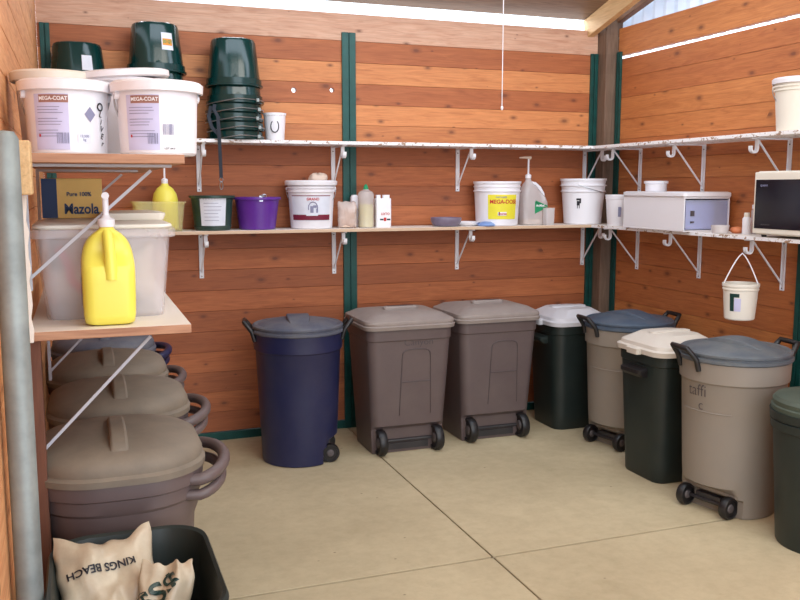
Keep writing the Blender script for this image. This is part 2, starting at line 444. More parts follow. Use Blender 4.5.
# posts, channels, kick channels
def sbox(name, b, mat, bevel=0.002):
    m = MB(); m.box(*b); o = m.build(name, mat, smooth=0, bevel=bevel); return struct(o)
m = MB(); m.box(3.495, 5.35, 0, 3.625, 5.50, 2.78)
o = m.build('corner_post', 'post', smooth=0, bevel=0.004)
o['label'] = 'weathered square wooden post in the back right corner'; o['category'] = 'post'; o['kind'] = 'structure'
for k, z in enumerate((2.63, 2.54, 2.455, 2.375)):
    mb = MB()
    L = [[(3.60 + 0.012 * math.cos(a), 5.35 + dy, z + 0.012 * math.sin(a)) for a in [2 * PI * q / 6 for q in range(6)]] for dy in (-0.014, 0.0)]
    mb.loft(L)
    b = mb.build('bolt', 'galv', o)
def channel(name, x0, x1, y0, z0, z1, axis, label):
    mb = MB(); d = 0.008
    if axis == 'back':   # flat face towards the room, centre groove
        xm = (x0 + x1) / 2
        mb.box(x0, y0 - .016, z0, xm - .003, y0, z1); mb.box(xm + .003, y0 - .016, z0, x1, y0, z1); mb.box(xm - .003, y0 - .008, z0, xm + .003, y0, z1)
    else:
        ym = (x0 + x1) / 2
        mb.box(y0 - .016, x0, z0, y0, ym - .003, z1); mb.box(y0 - .016, ym + .003, z0, y0, x1, z1); mb.box(y0 - .008, ym - .003, z0, y0, ym + .003, z1)
    o = mb.build(name, 'steel', smooth=0, bevel=0.0015); struct(o); return o
channel('trim_2', 1.607, 1.697, YW, 0.0, 2.57, 'back', '')
channel('trim_3', 3.432, 3.490, YW, 0.0, 2.53, 'back', '')
channel('trim_4', -0.165, -0.112, YW, 0.0, 2.52, 'back', '')
channel('trim_5', 5.285, 5.335, XR, 0.0, 2.53, 'right', '')
channel('trim_6', 3.535, 3.60, XR, 0.0, 2.4, 'right', '')
mb = MB(); mb.box(XL, YW - .012, 0, 3.45, YW + .04, 0.052); struct(mb.build('baseboard_back', 'steel', smooth=0, bevel=.002))
mb = MB(); mb.box(XR - .012, -0.6, 0, XR + .04, 5.335, 0.052); struct(mb.build('baseboard_right', 'steel', smooth=0, bevel=.002))
# rafter over the corner post and the dark girt beside it
mb = MB(); mb.bar((3.43, 5.50, 2.70), (3.43, 3.9, 2.70 + 1.6 * 0.27), 0.05, 0.13)
o = mb.build('trim_7', 'rafter', smooth=0, bevel=.003); struct(o)
mb = MB(); mb.bar((3.60, 5.50, 2.735), (3.60, 1.0, 2.735 + 4.5 * 0.245), 0.05, 0.07)
struct(mb.build('trim_8', 'darkbeam', smooth=0, bevel=.003))
# outside ground seen through nothing but giving bounce
# ------------------------------------------------------------------ shelves
ZU, ZLW = 1.876, 1.345
def shelf(name, x0, y0, x1, y1, ztop, mats, label, edge='y', t=0.02, loc=None):
    mb = MB(); mb.box(x0, y0, ztop - t, x1, y1, ztop)
    o = mb.build(name, mats, smooth=0, bevel=0.002)
    for p in o.data.polygons:
        if p.normal.z > .9: p.material_index = 1
    tag(o, label, 'shelf'); return o
shelf('wall_shelf', XL + .003, 5.155, 3.575, 5.436, ZU, ['shelf_paint', 'shelf_top'], 'long upper shelf on the back wall with chipped white front edge').data
o = shelf('wall_shelf', XL + .003, 5.155, 3.575, 5.436, ZLW, ['shelf_tan', 'shelf_top'], 'long lower shelf on the back wall with worn tan front edge')
shelf('wall_shelf', 3.285, 2.6, 3.564, 5.152, ZU, ['shelf_paint', 'shelf_top'], 'upper shelf along the right wall carrying one white pail')
shelf('wall_shelf', 3.285, 2.6, 3.564, 5.152, ZLW, ['shelf_paint', 'shelf_top'], 'lower shelf along the right wall carrying the microwave')
shelf('wall_shelf', -0.135, 2.38, 0.268, 4.1, 1.685, ['shelf_cut', 'shelf_top'], 'upper shelf on the left wall under the two labelled white pails', t=0.024)
shelf('wall_shelf', -0.135, 2.38, 0.272, 4.1, 1.232, ['shelf_cut', 'shelf_top'], 'lower shelf on the left wall under the yellow pump jug', t=0.024)

def bracket(loc, rz, label, grp, depth=0.27, drop=0.27, hook=True, mat='white_enamel'):
    """local: wall plane x=0..., arm runs along +x (into the room), top at z=0"""
    t = thing('shelf_bracket', label, 'shelf bracket', loc, rz, grp)
    m = MB(); m.box(0.0, -0.013, -drop - .015, 0.006, 0.013, 0); m.box(0.006, -0.013, -drop - .015, 0.010, -0.010, 0); m.box(0.006, 0.010, -drop - .015, 0.010, 0.013, 0)
    m.build('upright', mat, t, smooth=0)
    m = MB(); m.box(0.0, -0.011, -0.008, depth, 0.011, 0); m.build('arm', mat, t, smooth=0, bevel=.001)
    m = MB(); m.bar((0.008, 0, -drop + .02), (depth - .055, 0, -0.016), 0.008, 0.008); m.build('strut', mat, t, smooth=0)
    if hook:
        m = MB(); x = depth - .045
        pts = [(x, 0, -0.004), (x, 0, -0.055)] + [(x + .021 - .021 * math.cos(a), 0, -0.055 - 0.021 * math.sin(a)) for a in [PI * k / 8 for k in range(1, 9)]] + [(x + .042, 0, -0.042)]
        m.strip(pts, 0.022, 0.010, (0, 1, 0)); m.build('hook', mat, t, smooth=60)
    for z in (-0.03, -drop - .003):
        m = MB(); L = [[(dx, 0.004 * math.cos(a), z + 0.004 * math.sin(a)) for a in [2 * PI * q / 8 for q in range(8)]] for dx in (0.006, 0.008)]
        m.loft(L); m.build('screw', 'ink_dim', t)
    return t
bl = ['behind the lead strap', 'left of the green steel upright', 'halfway along the back wall', 'near the corner post']
for lv, zz, nm in ((0, ZU - .02, 'upper'), (1, ZLW - .02, 'lower')):
    for k, x in enumerate((0.695, 1.543, 2.415, 3.405)):
        pl = 'wall'
        bracket((x, YW - .001, zz), -PI / 2, 'white metal bracket with hook under the %s back shelf, %s' % (nm, bl[k]), 'brackets under the back wall shelves')
rl = ['nearest the corner post', 'in the middle of the wall', 'nearest the microwave']
for lv, zz, nm in ((0, ZU - .02, 'upper'), (1, ZLW - .02, 'lower')):
    for k, y in enumerate((5.03, 4.39, 3.705)):
        bracket((XR - .001, y, zz), PI, 'white metal bracket with hook under the %s right shelf, %s' % (nm, rl[k]), 'brackets under the right wall shelves')
# left wall brackets are longer
LB = 'brackets under the left wall shelves'
bracket((-0.135, 2.46, 1.232 - .024), 0, 'long pale bracket brace under the lower left shelf, nearest the camera', LB, 0.36, 0.34, False, 'gray_bracket')
bracket((-0.135, 3.5, 1.232 - .024), 0, 'pale bracket brace under the lower left shelf, farther back above the bins', LB, 0.34, 0.32, False, 'gray_bracket')
bracket((-0.135, 2.50, 1.685 - .024), 0, 'long pale bracket brace crossing in front of the clear tub', LB, 0.38, 0.32, False, 'gray_bracket')
bracket((-0.135, 3.3, 1.685 - .024), 0, 'pale bracket brace under the upper left shelf, beside the yellow carton', LB, 0.34, 0.28, False, 'gray_bracket')

# ------------------------------------------------------------------ left wall posts
m = MB(); R = 0.029
cx, cy = -0.141, 2.02
m.lathe([(R, 0), (R, 1.70), (R * .7, 1.715), (0.001, 1.718)], 20, (0, 0))
o = m.build('steel_post', 'galv', loc=(cx, cy, 0)); tag(o, 'galvanised steel pipe post standing against the left wall in the foreground', 'post')
m = MB(); m.box(-0.175, 2.42, 0, -0.110, 2.46, 1.205); m.box(-0.175, 2.425, 1.205, -0.142, 2.455, 1.655); o = m.build('wall_stud', 'woodlbrown', smooth=0, bevel=.003); o['kind'] = 'structure'
o['label'] = 'brown upright board behind the galvanised post carrying the left shelves'; o['category'] = 'board'
m = MB(); m.box(-0.178, 2.16, 1.582, -0.098, 2.24, 1.705); o = m.build('wood_block', 'rafter', smooth=0, bevel=.004)
tag(o, 'short sawn wooden block fixed beside the galvanised post', 'wood block')
m = MB()
L = []
for k in range(13):
    z = 1.23 + 0.35 * k / 12; w = 0.034 + 0.003 * math.sin(k * 2.3)
    L.append([(-0.178, 2.23, z), (-0.150 + w, 2.23, z), (-0.150 + w, 2.25, z), (-0.178, 2.25, z)])
m.loft(L); o = m.build('broken_board', 'shelf_top', smooth=0); tag(o, 'pale ragged-edged strip of board between the galvanised post and the clear tub', 'board')

# ------------------------------------------------------------------ bins
def wheel(parent, x, y, z, r, w, axis_ang=0):
    """axle along local x rotated by axis_ang"""
    m = MB(); n = 28
    prof = [(-w / 2, r * .80), (-w / 2, r * .93), (-w * .32, r), (w * .32, r), (w / 2, r * .93), (w / 2, r * .80)]
    loops = [[(a, rr * math.cos(2 * PI * k / n), rr * math.sin(2 * PI * k / n)) for k in range(n)] for a, rr in [(-w * .3, .001), (-w * .3, r * .78)] + prof + [(w * .3, r * .78), (w * .3, .001)]]
    m.loft(loops, False, False)
    o = m.build('wheel', 'black', parent, smooth=40); o.location = (x, y, z); o.rotation_euler.z = axis_ang
    for s in (-1, 1):
        h = MB(); L = [[(s * a, rr * math.cos(2 * PI * k / 14), rr * math.sin(2 * PI * k / 14)) for k in range(14)] for a, rr in ((w * .28, r * .42), (w * .45, r * .34), (w * .5, r * .15), (w * .5, .001))]
        h.loft(L, False, False); q = h.build('hub', 'hub', o)
    return o

def round_bin(loc, rz, label, bm, lm, handles='black', R=0.27, H=0.76, grp=None, wheel_r=0.055, hrot=0.0, dome=.05):
    """wheels on local -y, handles at +-x"""
    t = thing('wheeled_trash_bin', label, 'trash bin', loc, rz, grp)
    rb = R * .835
    m = MB()
    def rr(z): return rb + (R * .945 - rb) * (z / (H - .11))
    zs = [0.004, 0.012, 0.06, 0.085, 0.10, 0.115]
    loops = [ring(rb * .93, 0.0, clampy=-rb * .58)]
    for z in zs: loops.append(ring(rr(z), z, clampy=-rb * (.58 if z < .09 else .68)))
    loops.append(ring(rr(.118), 0.150)); 
    loops += [ring(rr(z), z) for z in (0.2, 0.205, 0.4, H - .11)]
    loops += [ring(R * .955, H - .105), ring(R * .985, H - .098), ring(R * .995, H - .01), ring(R * 1.0, H)]
    loops += [ring(R * .93, H)]
    m.loft(loops); m.build('body', bm, t, smooth=28)
    # wheel carriage and wheels
    m = MB(); m.tube([(-0.13, -rb * .74, wheel_r), (0.13, -rb * .74, wheel_r)], 0.010); m.box(-0.07, -rb * .74, wheel_r - .012, 0.07, -rb * .55, wheel_r + .03)
    m.build('axle', 'dark_pl', t)
    for s in (-1, 1): wheel(t, s * 0.125, -rb * .78, wheel_r, wheel_r, 0.04)
    # lid
    m = MB(); z = H
    m.lathe([(R * .9, z - .004), (R * 1.0, z - .004), (R * 1.03, z + .002), (R * 1.03, z + .016), (R * .985, z + .020), (R * .985, z + .026), (R * 1.01, z + .030), (R * 1.01, z + .040), (R * .97, z + .048), (R * .93, z + .044), (R * .88, z + .043), (R * .84, z + .050), (R * .6, z + .056 + dome * .2), (R * .3, z + .058 + dome * .32), (.001, z + .058 + dome * .34)], 56, cap1=False)
    lid = m.build('lid', lm, t, smooth=32)
    # moulded grip ridge across the lid
    m = MB(); L = []
    for k in range(13):
        u = -1 + 2 * k / 12; x = u * R * .78; w = 0.045 + 0.035 * (1 - u * u); h = z + .046 + dome * .5 * (1 - u * u) + .026 * (1 - u * u)
        L.append([(x, -w, z + .04), (x, w, z + .04), (x, w * .8, h), (x, -w * .8, h)])
    m.loft(L); m.build('lid_grip', lm, lid, smooth=50, bevel=.006)
    if handles:
        for s in (-1, 1):
            m = MB(); a = 0.30
            p0 = Vector((-R * math.sin(a), s * R * 1.0 * math.cos(a), H - .045)); p1 = Vector((R * math.sin(a), s * R * math.cos(a), H - .045))
            out = Vector((0, s, 0)); pts = [p0, p0 + out * .016 + Vector((0, 0, .055)), p0 + out * .058 + Vector((.014, 0, .108))]
            pts += [p1 + out * .058 + Vector((-.014, 0, .108)), p1 + out * .016 + Vector((0, 0, .055)), p1]
            pp = []
            for i in range(len(pts) - 1):
                for q in range(3): pp.append(pts[i].lerp(pts[i + 1], q / 3))
            pp.append(pts[-1]); m.tube(pp, 0.0135, 8); ho = m.build('handle', handles, t, smooth=50); ho.rotation_euler.z = hrot
    return t, rr

def box_bin(loc, rz, label, bm, lm, W=0.60, D=0.55, H=0.78, grp=None, panel=True):
    """large two-wheeled bin, wheels and arched panel on local -y"""
    t = thing('wheeled_trash_bin', label, 'trash bin', loc, rz, grp)
    m = MB(); wb, db = W * .80, D * .76
    def dim(z): k = z / H; return wb + (W * .955 - wb) * k, db + (D * .95 - db) * k
    loops = []
    fy = -db / 2
    for z, c in ((0.0, .80), (0.012, .82), (0.10, .82), (0.150, .84), (0.165, .9)):
        w, d = dim(z); loops.append(rrect(w * (.985 if z == 0 else 1), d, .05, z, clampy=fy * c))
    for z in (0.178, 0.3, 0.5, H - .08):
        w, d = dim(z); loops.append(rrect(w, d, .055, z))
    w, d = dim(H - .075); loops += [rrect(w + .012, d + .012, .058, H - .072), rrect(w + .016, d + .016, .058, H - .006), rrect(w - .05, d - .05, .05, H)]
    m.loft(loops); m.build('body', bm, t, smooth=30)
    # side feet flanking the wheels
    for s in (-1, 1):
        m = MB(); L = []
        for z, k in ((0, 0), (0.01, 1), (.172, 1)):
            w, d = dim(z); x1 = s * (w / 2 - .004); x0 = s * (w / 2 - .032)
            L.append([(x0, -d / 2 + .03, z), (x1, -d / 2 + .045, z), (x1, 0, z), (x0, 0, z)])
        m.loft(L); m.build('foot', bm, t, smooth=0, bevel=.006)
    # arched panel outline
    m = MB(); pts = []; pw = W * .16; z0, z1 = 0.24, H - .13
    fyz = lambda z: -dim(z)[1] / 2 - .001
    xc = W * .06
    pts.append((xc - pw * 1.12, fyz(z0), z0)); pts.append((xc - pw, fyz(z1 - .05), z1 - .05))
    for k in range(1, 8):
        a = PI - PI * k / 8; ca, sa = math.cos(a), math.sin(a)
        pts.append((xc + pw * (abs(ca) ** .6) * (1 if ca > 0 else -1), fyz(z1), z1 - .05 + .05 * sa ** .6))
    pts.append((xc + pw, fyz(z1 - .05), z1 - .05)); pts.append((xc + pw * 1.12, fyz(z0), z0))
    m.tube(pts, 0.0035, 6)
    m.tube([(xc - pw * 1.02, fyz(z1 - .2), z1 - .2), (xc + pw * 1.02, fyz(z1 - .2), z1 - .2)], .003, 6)
    m.build('embossed_panel', 'brown_panel', t)
    m = MB(); m.tube([(-W * .32, fy * .84, .075), (W * .32, fy * .84, .075)], .011); m.box(-W * .24, fy * .86, .02, W * .24, fy * .7, .06); m.build('axle', 'dark_pl', t)
    for s in (-1, 1): wheel(t, s * W * .322, fy * .99, .078, .078, .05)
    # lid with overlapping lip, domed top, recessed grip
    m = MB(); z = H
    w, d = W * 1.02, D * 1.03
    lp = [rrect(w * .96, d * .96, .06, z - .008), rrect(w, d, .065, z - .008), rrect(w + .008, d + .01, .068, z + .012), rrect(w - .006, d - .006, .065, z + .018), rrect(w - .002, d, .065, z + .030),
          rrect(w - .008, d - .008, .065, z + .044), rrect(w - .05, d - .05, .06, z + .054), rrect(w * .80, d * .78, .05, z + .072), rrect(w * .62, d * .52, .04, z + .084), rrect(w * .3, d * .2, .03, z + .087)]
    m.loft(lp); lid = m.build('lid', lm, t, smooth=32)
    m = MB(); m.loft([rrect(.22, .05, .02, z + .080, cy=-.03), rrect(.22, .05, .02, z + .098, cy=-.03), rrect(.20, .036, .016, z + .106, cy=-.03)]); m.build('lid_grip', lm, lid, smooth=40)
    m = MB(); m.loft([rrect(.17, .03, .012, z + .1055, cy=-.03), rrect(.17, .03, .012, z + .1075, cy=-.03)]); m.build('grip_recess', 'brown_panel', lid)
    # hinge handle on the far side
    m = MB(); dd = D / 2
    m.tube([(-W * .36, dd * .98, H - .04), (-W * .36, dd + .035, H - .015), (W * .36, dd + .035, H - .015), (W * .36, dd * .98, H - .04)], .013); m.build('handle', bm, t)
    return t, dim

def square_bin(loc, rz, label, bm, lm, W=0.46, H=0.74, handle_side=-1, grp=None, name='trash_bin', ridge=True):
    t = thing(name, label, 'trash bin', loc, rz, grp)
    m = MB(); wb = W * .80
    dim = lambda z: wb + (W * .95 - wb) * z / H
    loops = [rrect(wb * .96, wb * .96, .06, 0), rrect(wb, wb, .07, .012)]
    loops += [rrect(dim(z), dim(z), .075, z) for z in (.1, .3, .5, H - .09)] + [rrect(dim(H) + .005, dim(H) + .005, .08, H - .085), rrect(dim(H) + .008, dim(H) + .008, .08, H - .004), rrect(dim(H) - .04, dim(H) - .04, .07, H)]
    m.loft(loops); m.build('body', bm, t, smooth=30)
    for s in (-1, 1):
        m = MB(); x = s * (dim(H - .12) / 2 - .004)
        m.loft([rrect(.05, .17, .018, H - .155, cx=x + s * .016), rrect(.070, .18, .02, H - .135, cx=x + s * .028), rrect(.070, .18, .02, H - .115, cx=x + s * .028), rrect(.03, .16, .012, H - .105, cx=x)])
        m.build('handle', 'black' if handle_side else bm, t, smooth=40)
    m = MB(); z = H; w = W
    cr = w * .19
    lp = [rrect(w * .94, w * .94, cr, z - .03), rrect(w * 1.03, w * 1.03, cr, z - .03), rrect(w * 1.04, w * 1.04, cr, z - .004), rrect(w * .98, w * .98, cr, z + .004), rrect(w * .96, w * .96, cr, z + .022),
          rrect(w * .80, w * .80, cr * .9, z + .058, 3), rrect(w * .60, w * .60, cr * .8, z + .070), rrect(w * .2, w * .2, .03, z + .074)]
    lp = [rrect(0, 0, 0, 0)] * 0 + [l for l in lp if len(l) == 28]
    m.loft(lp); lid = m.build('lid', lm, t, smooth=25)
    if ridge:
        m = MB(); m.loft([rrect(w * .62, .07, .03, z + .055), rrect(w * .60, .06, .028, z + .078), rrect(w * .5, .04, .018, z + .082)]); m.build('lid_ridge', lm, lid, smooth=40)
        m = MB(); m.loft([rrect(.035, .10, .012, z - .035, cx=-w * .53), rrect(.04, .11, .013, z - .004, cx=-w * .53), rrect(.03, .09, .01, z + .002, cx=-w * .52)]); m.build('lid_tab', lm, lid, smooth=40)
    return t, dim

def strap_bin(loc, rz, label, bm='brown_bin', lm='brown_lid', W=0.47, D=0.50, H=0.835, grp='taupe bins along the left wall'):
    """big bin seen from its end: lid with cross strap, looped handle ring towards +x"""
    t = thing('trash_bin', label, 'trash bin', loc, rz, grp)
    m = MB(); r = .185
    def sec(k, z, rr=r): return rrect(W * k, D * k, min(rr, W * k * .48), z, 8)
    loops = [sec(.74, 0), sec(.76, .01), sec(.90, H - .19), sec(.94, H - .16), sec(.945, H - .12), sec(.97, H - .11), sec(.975, H - .075), sec(1.0, H - .07), sec(1.01, H - .035), sec(1.0, H - .02), sec(.9, H - .02)]
    m.loft(loops); m.build('body', bm, t, smooth=30)
    # handle ring looping out on the room side
    for zz, rad, ex in ((H - .040, .018, .072), (H - .085, .016, .062)):
        m = MB(); pts = []
        pts.append((W * .5 - .10, -(D * .33), zz - .02))
        for k in range(17):
            a = -PI / 2 + PI * k / 16
            pts.append((W * .5 - .02 + (ex + .02) * math.cos(a), (D * .36) * math.sin(a), zz - .02 * (1 - math.cos(a))))
        pts.append((W * .5 - .10, D * .33, zz - .02))
        m.tube(pts, rad, 10); m.build('handle', bm, t, smooth=60)
    m = MB()
    lp = [sec(.98, H - .03), sec(1.03, H - .03), sec(1.035, H - .012), sec(1.0, H - .004), sec(1.005, H + .012), sec(.97, H + .03), sec(.88, H + .046), sec(.66, H + .058), sec(.4, H + .064), sec(.1, H + .066)]
    m.loft(lp); lid = m.build('lid', lm, t, smooth=40)
    m = MB(); L = []
    for k in range(15):
        u = -1 + 2 * k / 14; y = u * D * .33 - .035; h = H + .052 + .034 * (1 - u ** 4); w = .026
        L.append([(-w, y, H + .035), (w, y, H + .035), (w * .9, y, h), (-w * .9, y, h)])
    m.loft(L); m.build('lid_grip', lm, lid, smooth=60, bevel=.007)
    return t

WG = 'wheeled bins along the back wall'
# wheels point along local -y ; angle a world direction of wheel side
def wrz(dx, dy): return math.atan2(dy, dx) + PI / 2
round_bin((1.175, 4.94, 0), wrz(1, -.18), 'navy blue round wheeled bin with dusty gray-blue lid', 'blue_bin', 'blue_lid', 'black', .262, .765)
t1, dm = box_bin((1.818, 4.98, 0), 0.0, 'tall taupe square wheeled bin beside the green steel upright, with faded handwriting under its lid', 'brown_bin', 'brown_lid_back', .562, .49, .775, 'pair of taupe wheeled bins on the back wall')
vs = [(-.10, 0), (-.06, .012)]
flat_text('handwriting', 'Canyon', .055, (0.045, -dm(.69)[1] / 2 - .004, .685), (1, 0, 0), (0, 0, 1), 'ink_dim', t1, 1.1, -.014)
box_bin((2.440, 5.05, 0), 0.0, 'taupe square wheeled bin standing right of its twin, plain arched panel', 'brown_bin', 'brown_lid_back', .562, .49, .775, 'pair of taupe wheeled bins on the back wall')
square_bin((3.07, 5.07, 0), 0, 'dark green square bin with white lid tucked beside the corner post', 'green_bin', 'white_lid', .43, .73, 0, 'dark green bins with pale lids')
t5, r5 = round_bin((3.18, 4.53, 0), wrz(-1, -.22), 'greige round wheeled bin with slate blue lid, near the corner post', 'gray_bin', 'slate_lid', 'black', .268, .745, hrot=-.3, grp='greige round wheeled bins')
square_bin((3.04, 3.95, 0), 0, 'dark green square bin with cream lid between the two greige round bins', 'green_bin', 'cream_lid', .43, .735, 1, 'dark green bins with pale lids')
t7, r7 = round_bin((3.03, 3.42, 0), wrz(-1, -.24), 'greige round wheeled bin with dusty slate lid and marker writing, nearest on the right', 'gray_bin', 'slate_lid2', 'black', .263, .765, hrot=-.34, grp='greige round wheeled bins')
# marker writing and moulded line on the near greige bin
wa = cam_ang(3.045, 3.42) - t7.rotation_euler.z
wrap_text('handwriting', 'taffi', .085, r7, wa - .72, .62, 'ink_dim', t7, .003, 0.0, .9, -.012)
wrap_text('handwriting', 'c', .07, r7, wa - .62, .55, 'ink_dim', t7, .003, 0, 1, -.012)
def mould_line(t, rf, a, z, h=.55):
    m = MB(); m.tube([((rf(z) + .001) * math.cos(a + q), (rf(z) + .001) * math.sin(a + q), z - .0 * q) for q in [-.75 + 1.1 * k / 12 for k in range(13)]], .003, 6)
    m.build('moulded_line', 'gray_bin', t)
mould_line(t7, r7, wa - .35, .52); mould_line(t5, r5, cam_ang(3.20, 4.55) - t5.rotation_euler.z - .35, .50)
# dark green round bin at the right edge
t8 = thing('trash_bin', 'dark green ribbed bin with mossy green lid at the right edge of the photo', 'trash bin', (3.085, 2.88, 0))
m = MB(); m.lathe([(.185, 0), (.19, .01), (.225, .53), (.235, .535), (.238, .57), (.232, .575), (.24, .58), (.243, .615), (.2, .62)], 48); m.build('body', 'green_bin', t8, smooth=30)
m = MB(); m.lathe([(.21, .615), (.236, .615), (.238, .635), (.23, .64), (.232, .66), (.22, .675), (.18, .685), (.10, .705), (.001, .71)], 48); ld = m.build('lid', 'green_lid', t8, smooth=30)
m = MB(); L = []
for k in range(11):
    u = -1 + 2 * k / 10; L.append([(u * .15, -.028, .67), (u * .15, .028, .67), (u * .15, .022, .69 + .035 * (1 - u ** 4)), (u * .15, -.022, .69 + .035 * (1 - u ** 4))])
m.loft(L); m.build('lid_grip', 'green_lid', ld, smooth=50)

# left row
strap_bin((0.075, 2.62, 0), 0, 'large taupe bin with strap-grip lid, nearest of the left row, under the shelf braces')
strap_bin((0.105, 3.24, 0), 0, 'taupe bin with strap-grip lid, second of the left row, smudged lid')
strap_bin((0.085, 3.83, 0), 0, 'taupe bin with strap-grip lid, third of the left row, behind two others')
strap_bin((0.085, 4.46, 0), 0, 'dusty blue-lidded bin at the far end of the left row', 'blue_bin', 'blue_lid')

# open green bin with feed bags
t = thing('open_bin', 'open dark green rounded-square bin holding crumpled bags in the bottom left corner', 'trash bin', (0.085, 2.055, 0))
m = MB()
def gs(w, d, z, r=.10): return rrect(w, d, r, z, 8)
m.loft([gs(.32, .40, 0), gs(.325, .405, .01), gs(.355, .49, .665), gs(.385, .53, .67), gs(.39, .535, .69), gs(.38, .522, .70), gs(.365, .505, .695), gs(.342, .47, .64), gs(.31, .38, .02)])
m.build('body', 'green_bin', t, smooth=35)

def crumple(name, label, cat, loc, size, mats, seed, rz=0, tilt=0, ears=0.0, grp=None, amp=1.0):
    """soft pillow bag with folds"""
    m = MB(); nx, nz = 34, 26; w, th, h = size; vs = []; fs = []
    for side in (0, 1):
        for j in range(nz + 1):
            for i in range(nx + 1):
                u = i / nx * 2 - 1; v = j / nz * 2 - 1
                puff = (max(0, 1 - u * u) ** .45) * (max(0, 1 - v * v) ** .5)
                p = Vector((u * 2.2 + seed, v * 2.2, side * 3 + seed))
                f = noise.fractal(p, 1.0, 2.0, 4) * .5 + .35 * abs(noise.noise(p * 1.7)) 
                y = (1 if side else -1) * th / 2 * puff * (1 + .5 * f * amp) + .045 * amp * noise.noise(Vector((u * 1.6, v * 1.6, seed))) 
                x = u * w / 2 * (1 - .12 * (1 - abs(v)) * 0 - .10 * (v > 0) * v * 0) + .02 * amp * noise.noise(Vector((v * 3, seed, u)))
                z = h / 2 * v + ears * (abs(u) ** 2) * max(0, v) + .02 * amp * noise.noise(Vector((u * 3, seed, 5)))
                vs.append((x, y, z))
    K = (nx + 1) * (nz + 1)
    for side in (0, 1):
        for j in range(nz):
            for i in range(nx):
                a = side * K + j * (nx + 1) + i; q = (a, a + 1, a + nx + 2, a + nx + 1)
                fs.append(q if side == 0 else q[::-1])
    m.add(vs, fs)
    # stitch the rims
    b = [j * (nx + 1) for j in range(nz + 1)]
    e = []
    def idx(i, j, s): return s * K + j * (nx + 1) + i
    rim = [(i, 0) for i in range(nx)] + [(nx, j) for j in range(nz)] + [(i, nz) for i in range(nx, 0, -1)] + [(0, j) for j in range(nz, 0, -1)]
    for k in range(len(rim)):
        a = rim[k]; c = rim[(k + 1) % len(rim)]
        m.add([], []); m.f.append([idx(*a, 0), idx(*c, 0), idx(*c, 1), idx(*a, 1)]); m.mi.append(0)
    o = m.build(name, mats, smooth=60)
    o.location = loc; o.rotation_euler = (tilt, 0, rz); tag(o, label, cat, grp); return o
bag = crumple('feed_bag', 'crumpled tan paper feed bag with dark lettering, on the left inside the open green bin', 'bag', (0.030, 2.11, .605), (.23, .09, .30), ['paper_bag'], 3.1, rz=.10, tilt=-.75, ears=.035, amp=.6)
o2 = crumple('feed_bag', 'glossy tan bag with dark green swirls standing on the right inside the open green bin', 'bag', (0.140, 2.01, .585), (.13, .05, .27), ['paper_bag'], 8.4, rz=-.35, tilt=-.6, ears=.01, amp=.7)
o3 = crumple('feed_bag', 'reddish brown crumpled bag lying between the other two bags in the open green bin', 'bag', (0.03, 1.92, .52), (.17, .07, .24), ['lump'], 12.4, rz=.1, tilt=-.6)
def drape_text(parent, s, size, u, v, rot, mat, name='lettering', w=1.0):
    """lettering laid on the camera side of a crumpled bag (nearest surface in local -y)"""
    from mathutils.bvhtree import BVHTree
    me = parent.data; bvh = BVHTree.FromPolygons([x.co for x in me.vertices], [p.vertices for p in me.polygons])
    vs, fs = text_mesh(s, size); cr, sr = math.cos(rot), math.sin(rot); out = []
    for x, y, _ in vs:
        x *= w; px, pz = u + x * cr - y * sr, v + x * sr + y * cr
        h = bvh.ray_cast(Vector((px, -1, pz)), Vector((0, 1, 0)))[0]
        out.append((px, (h.y if h else 0) - .003, pz))
    m = MB(); m.add(out, fs); return m.build(name, mat, parent, smooth=0)
drape_text(bag, 'KINGS BEACH', .027, -.015, .075, PI + .10, 'ink', w=.95)
drape_text(o2, '$S$', .075, -.01, .06, .7, 'bag_green', 'swirl_print'); drape_text(o2, '~S~', .07, .0, -.02, -.5, 'bag_green', 'swirl_print')

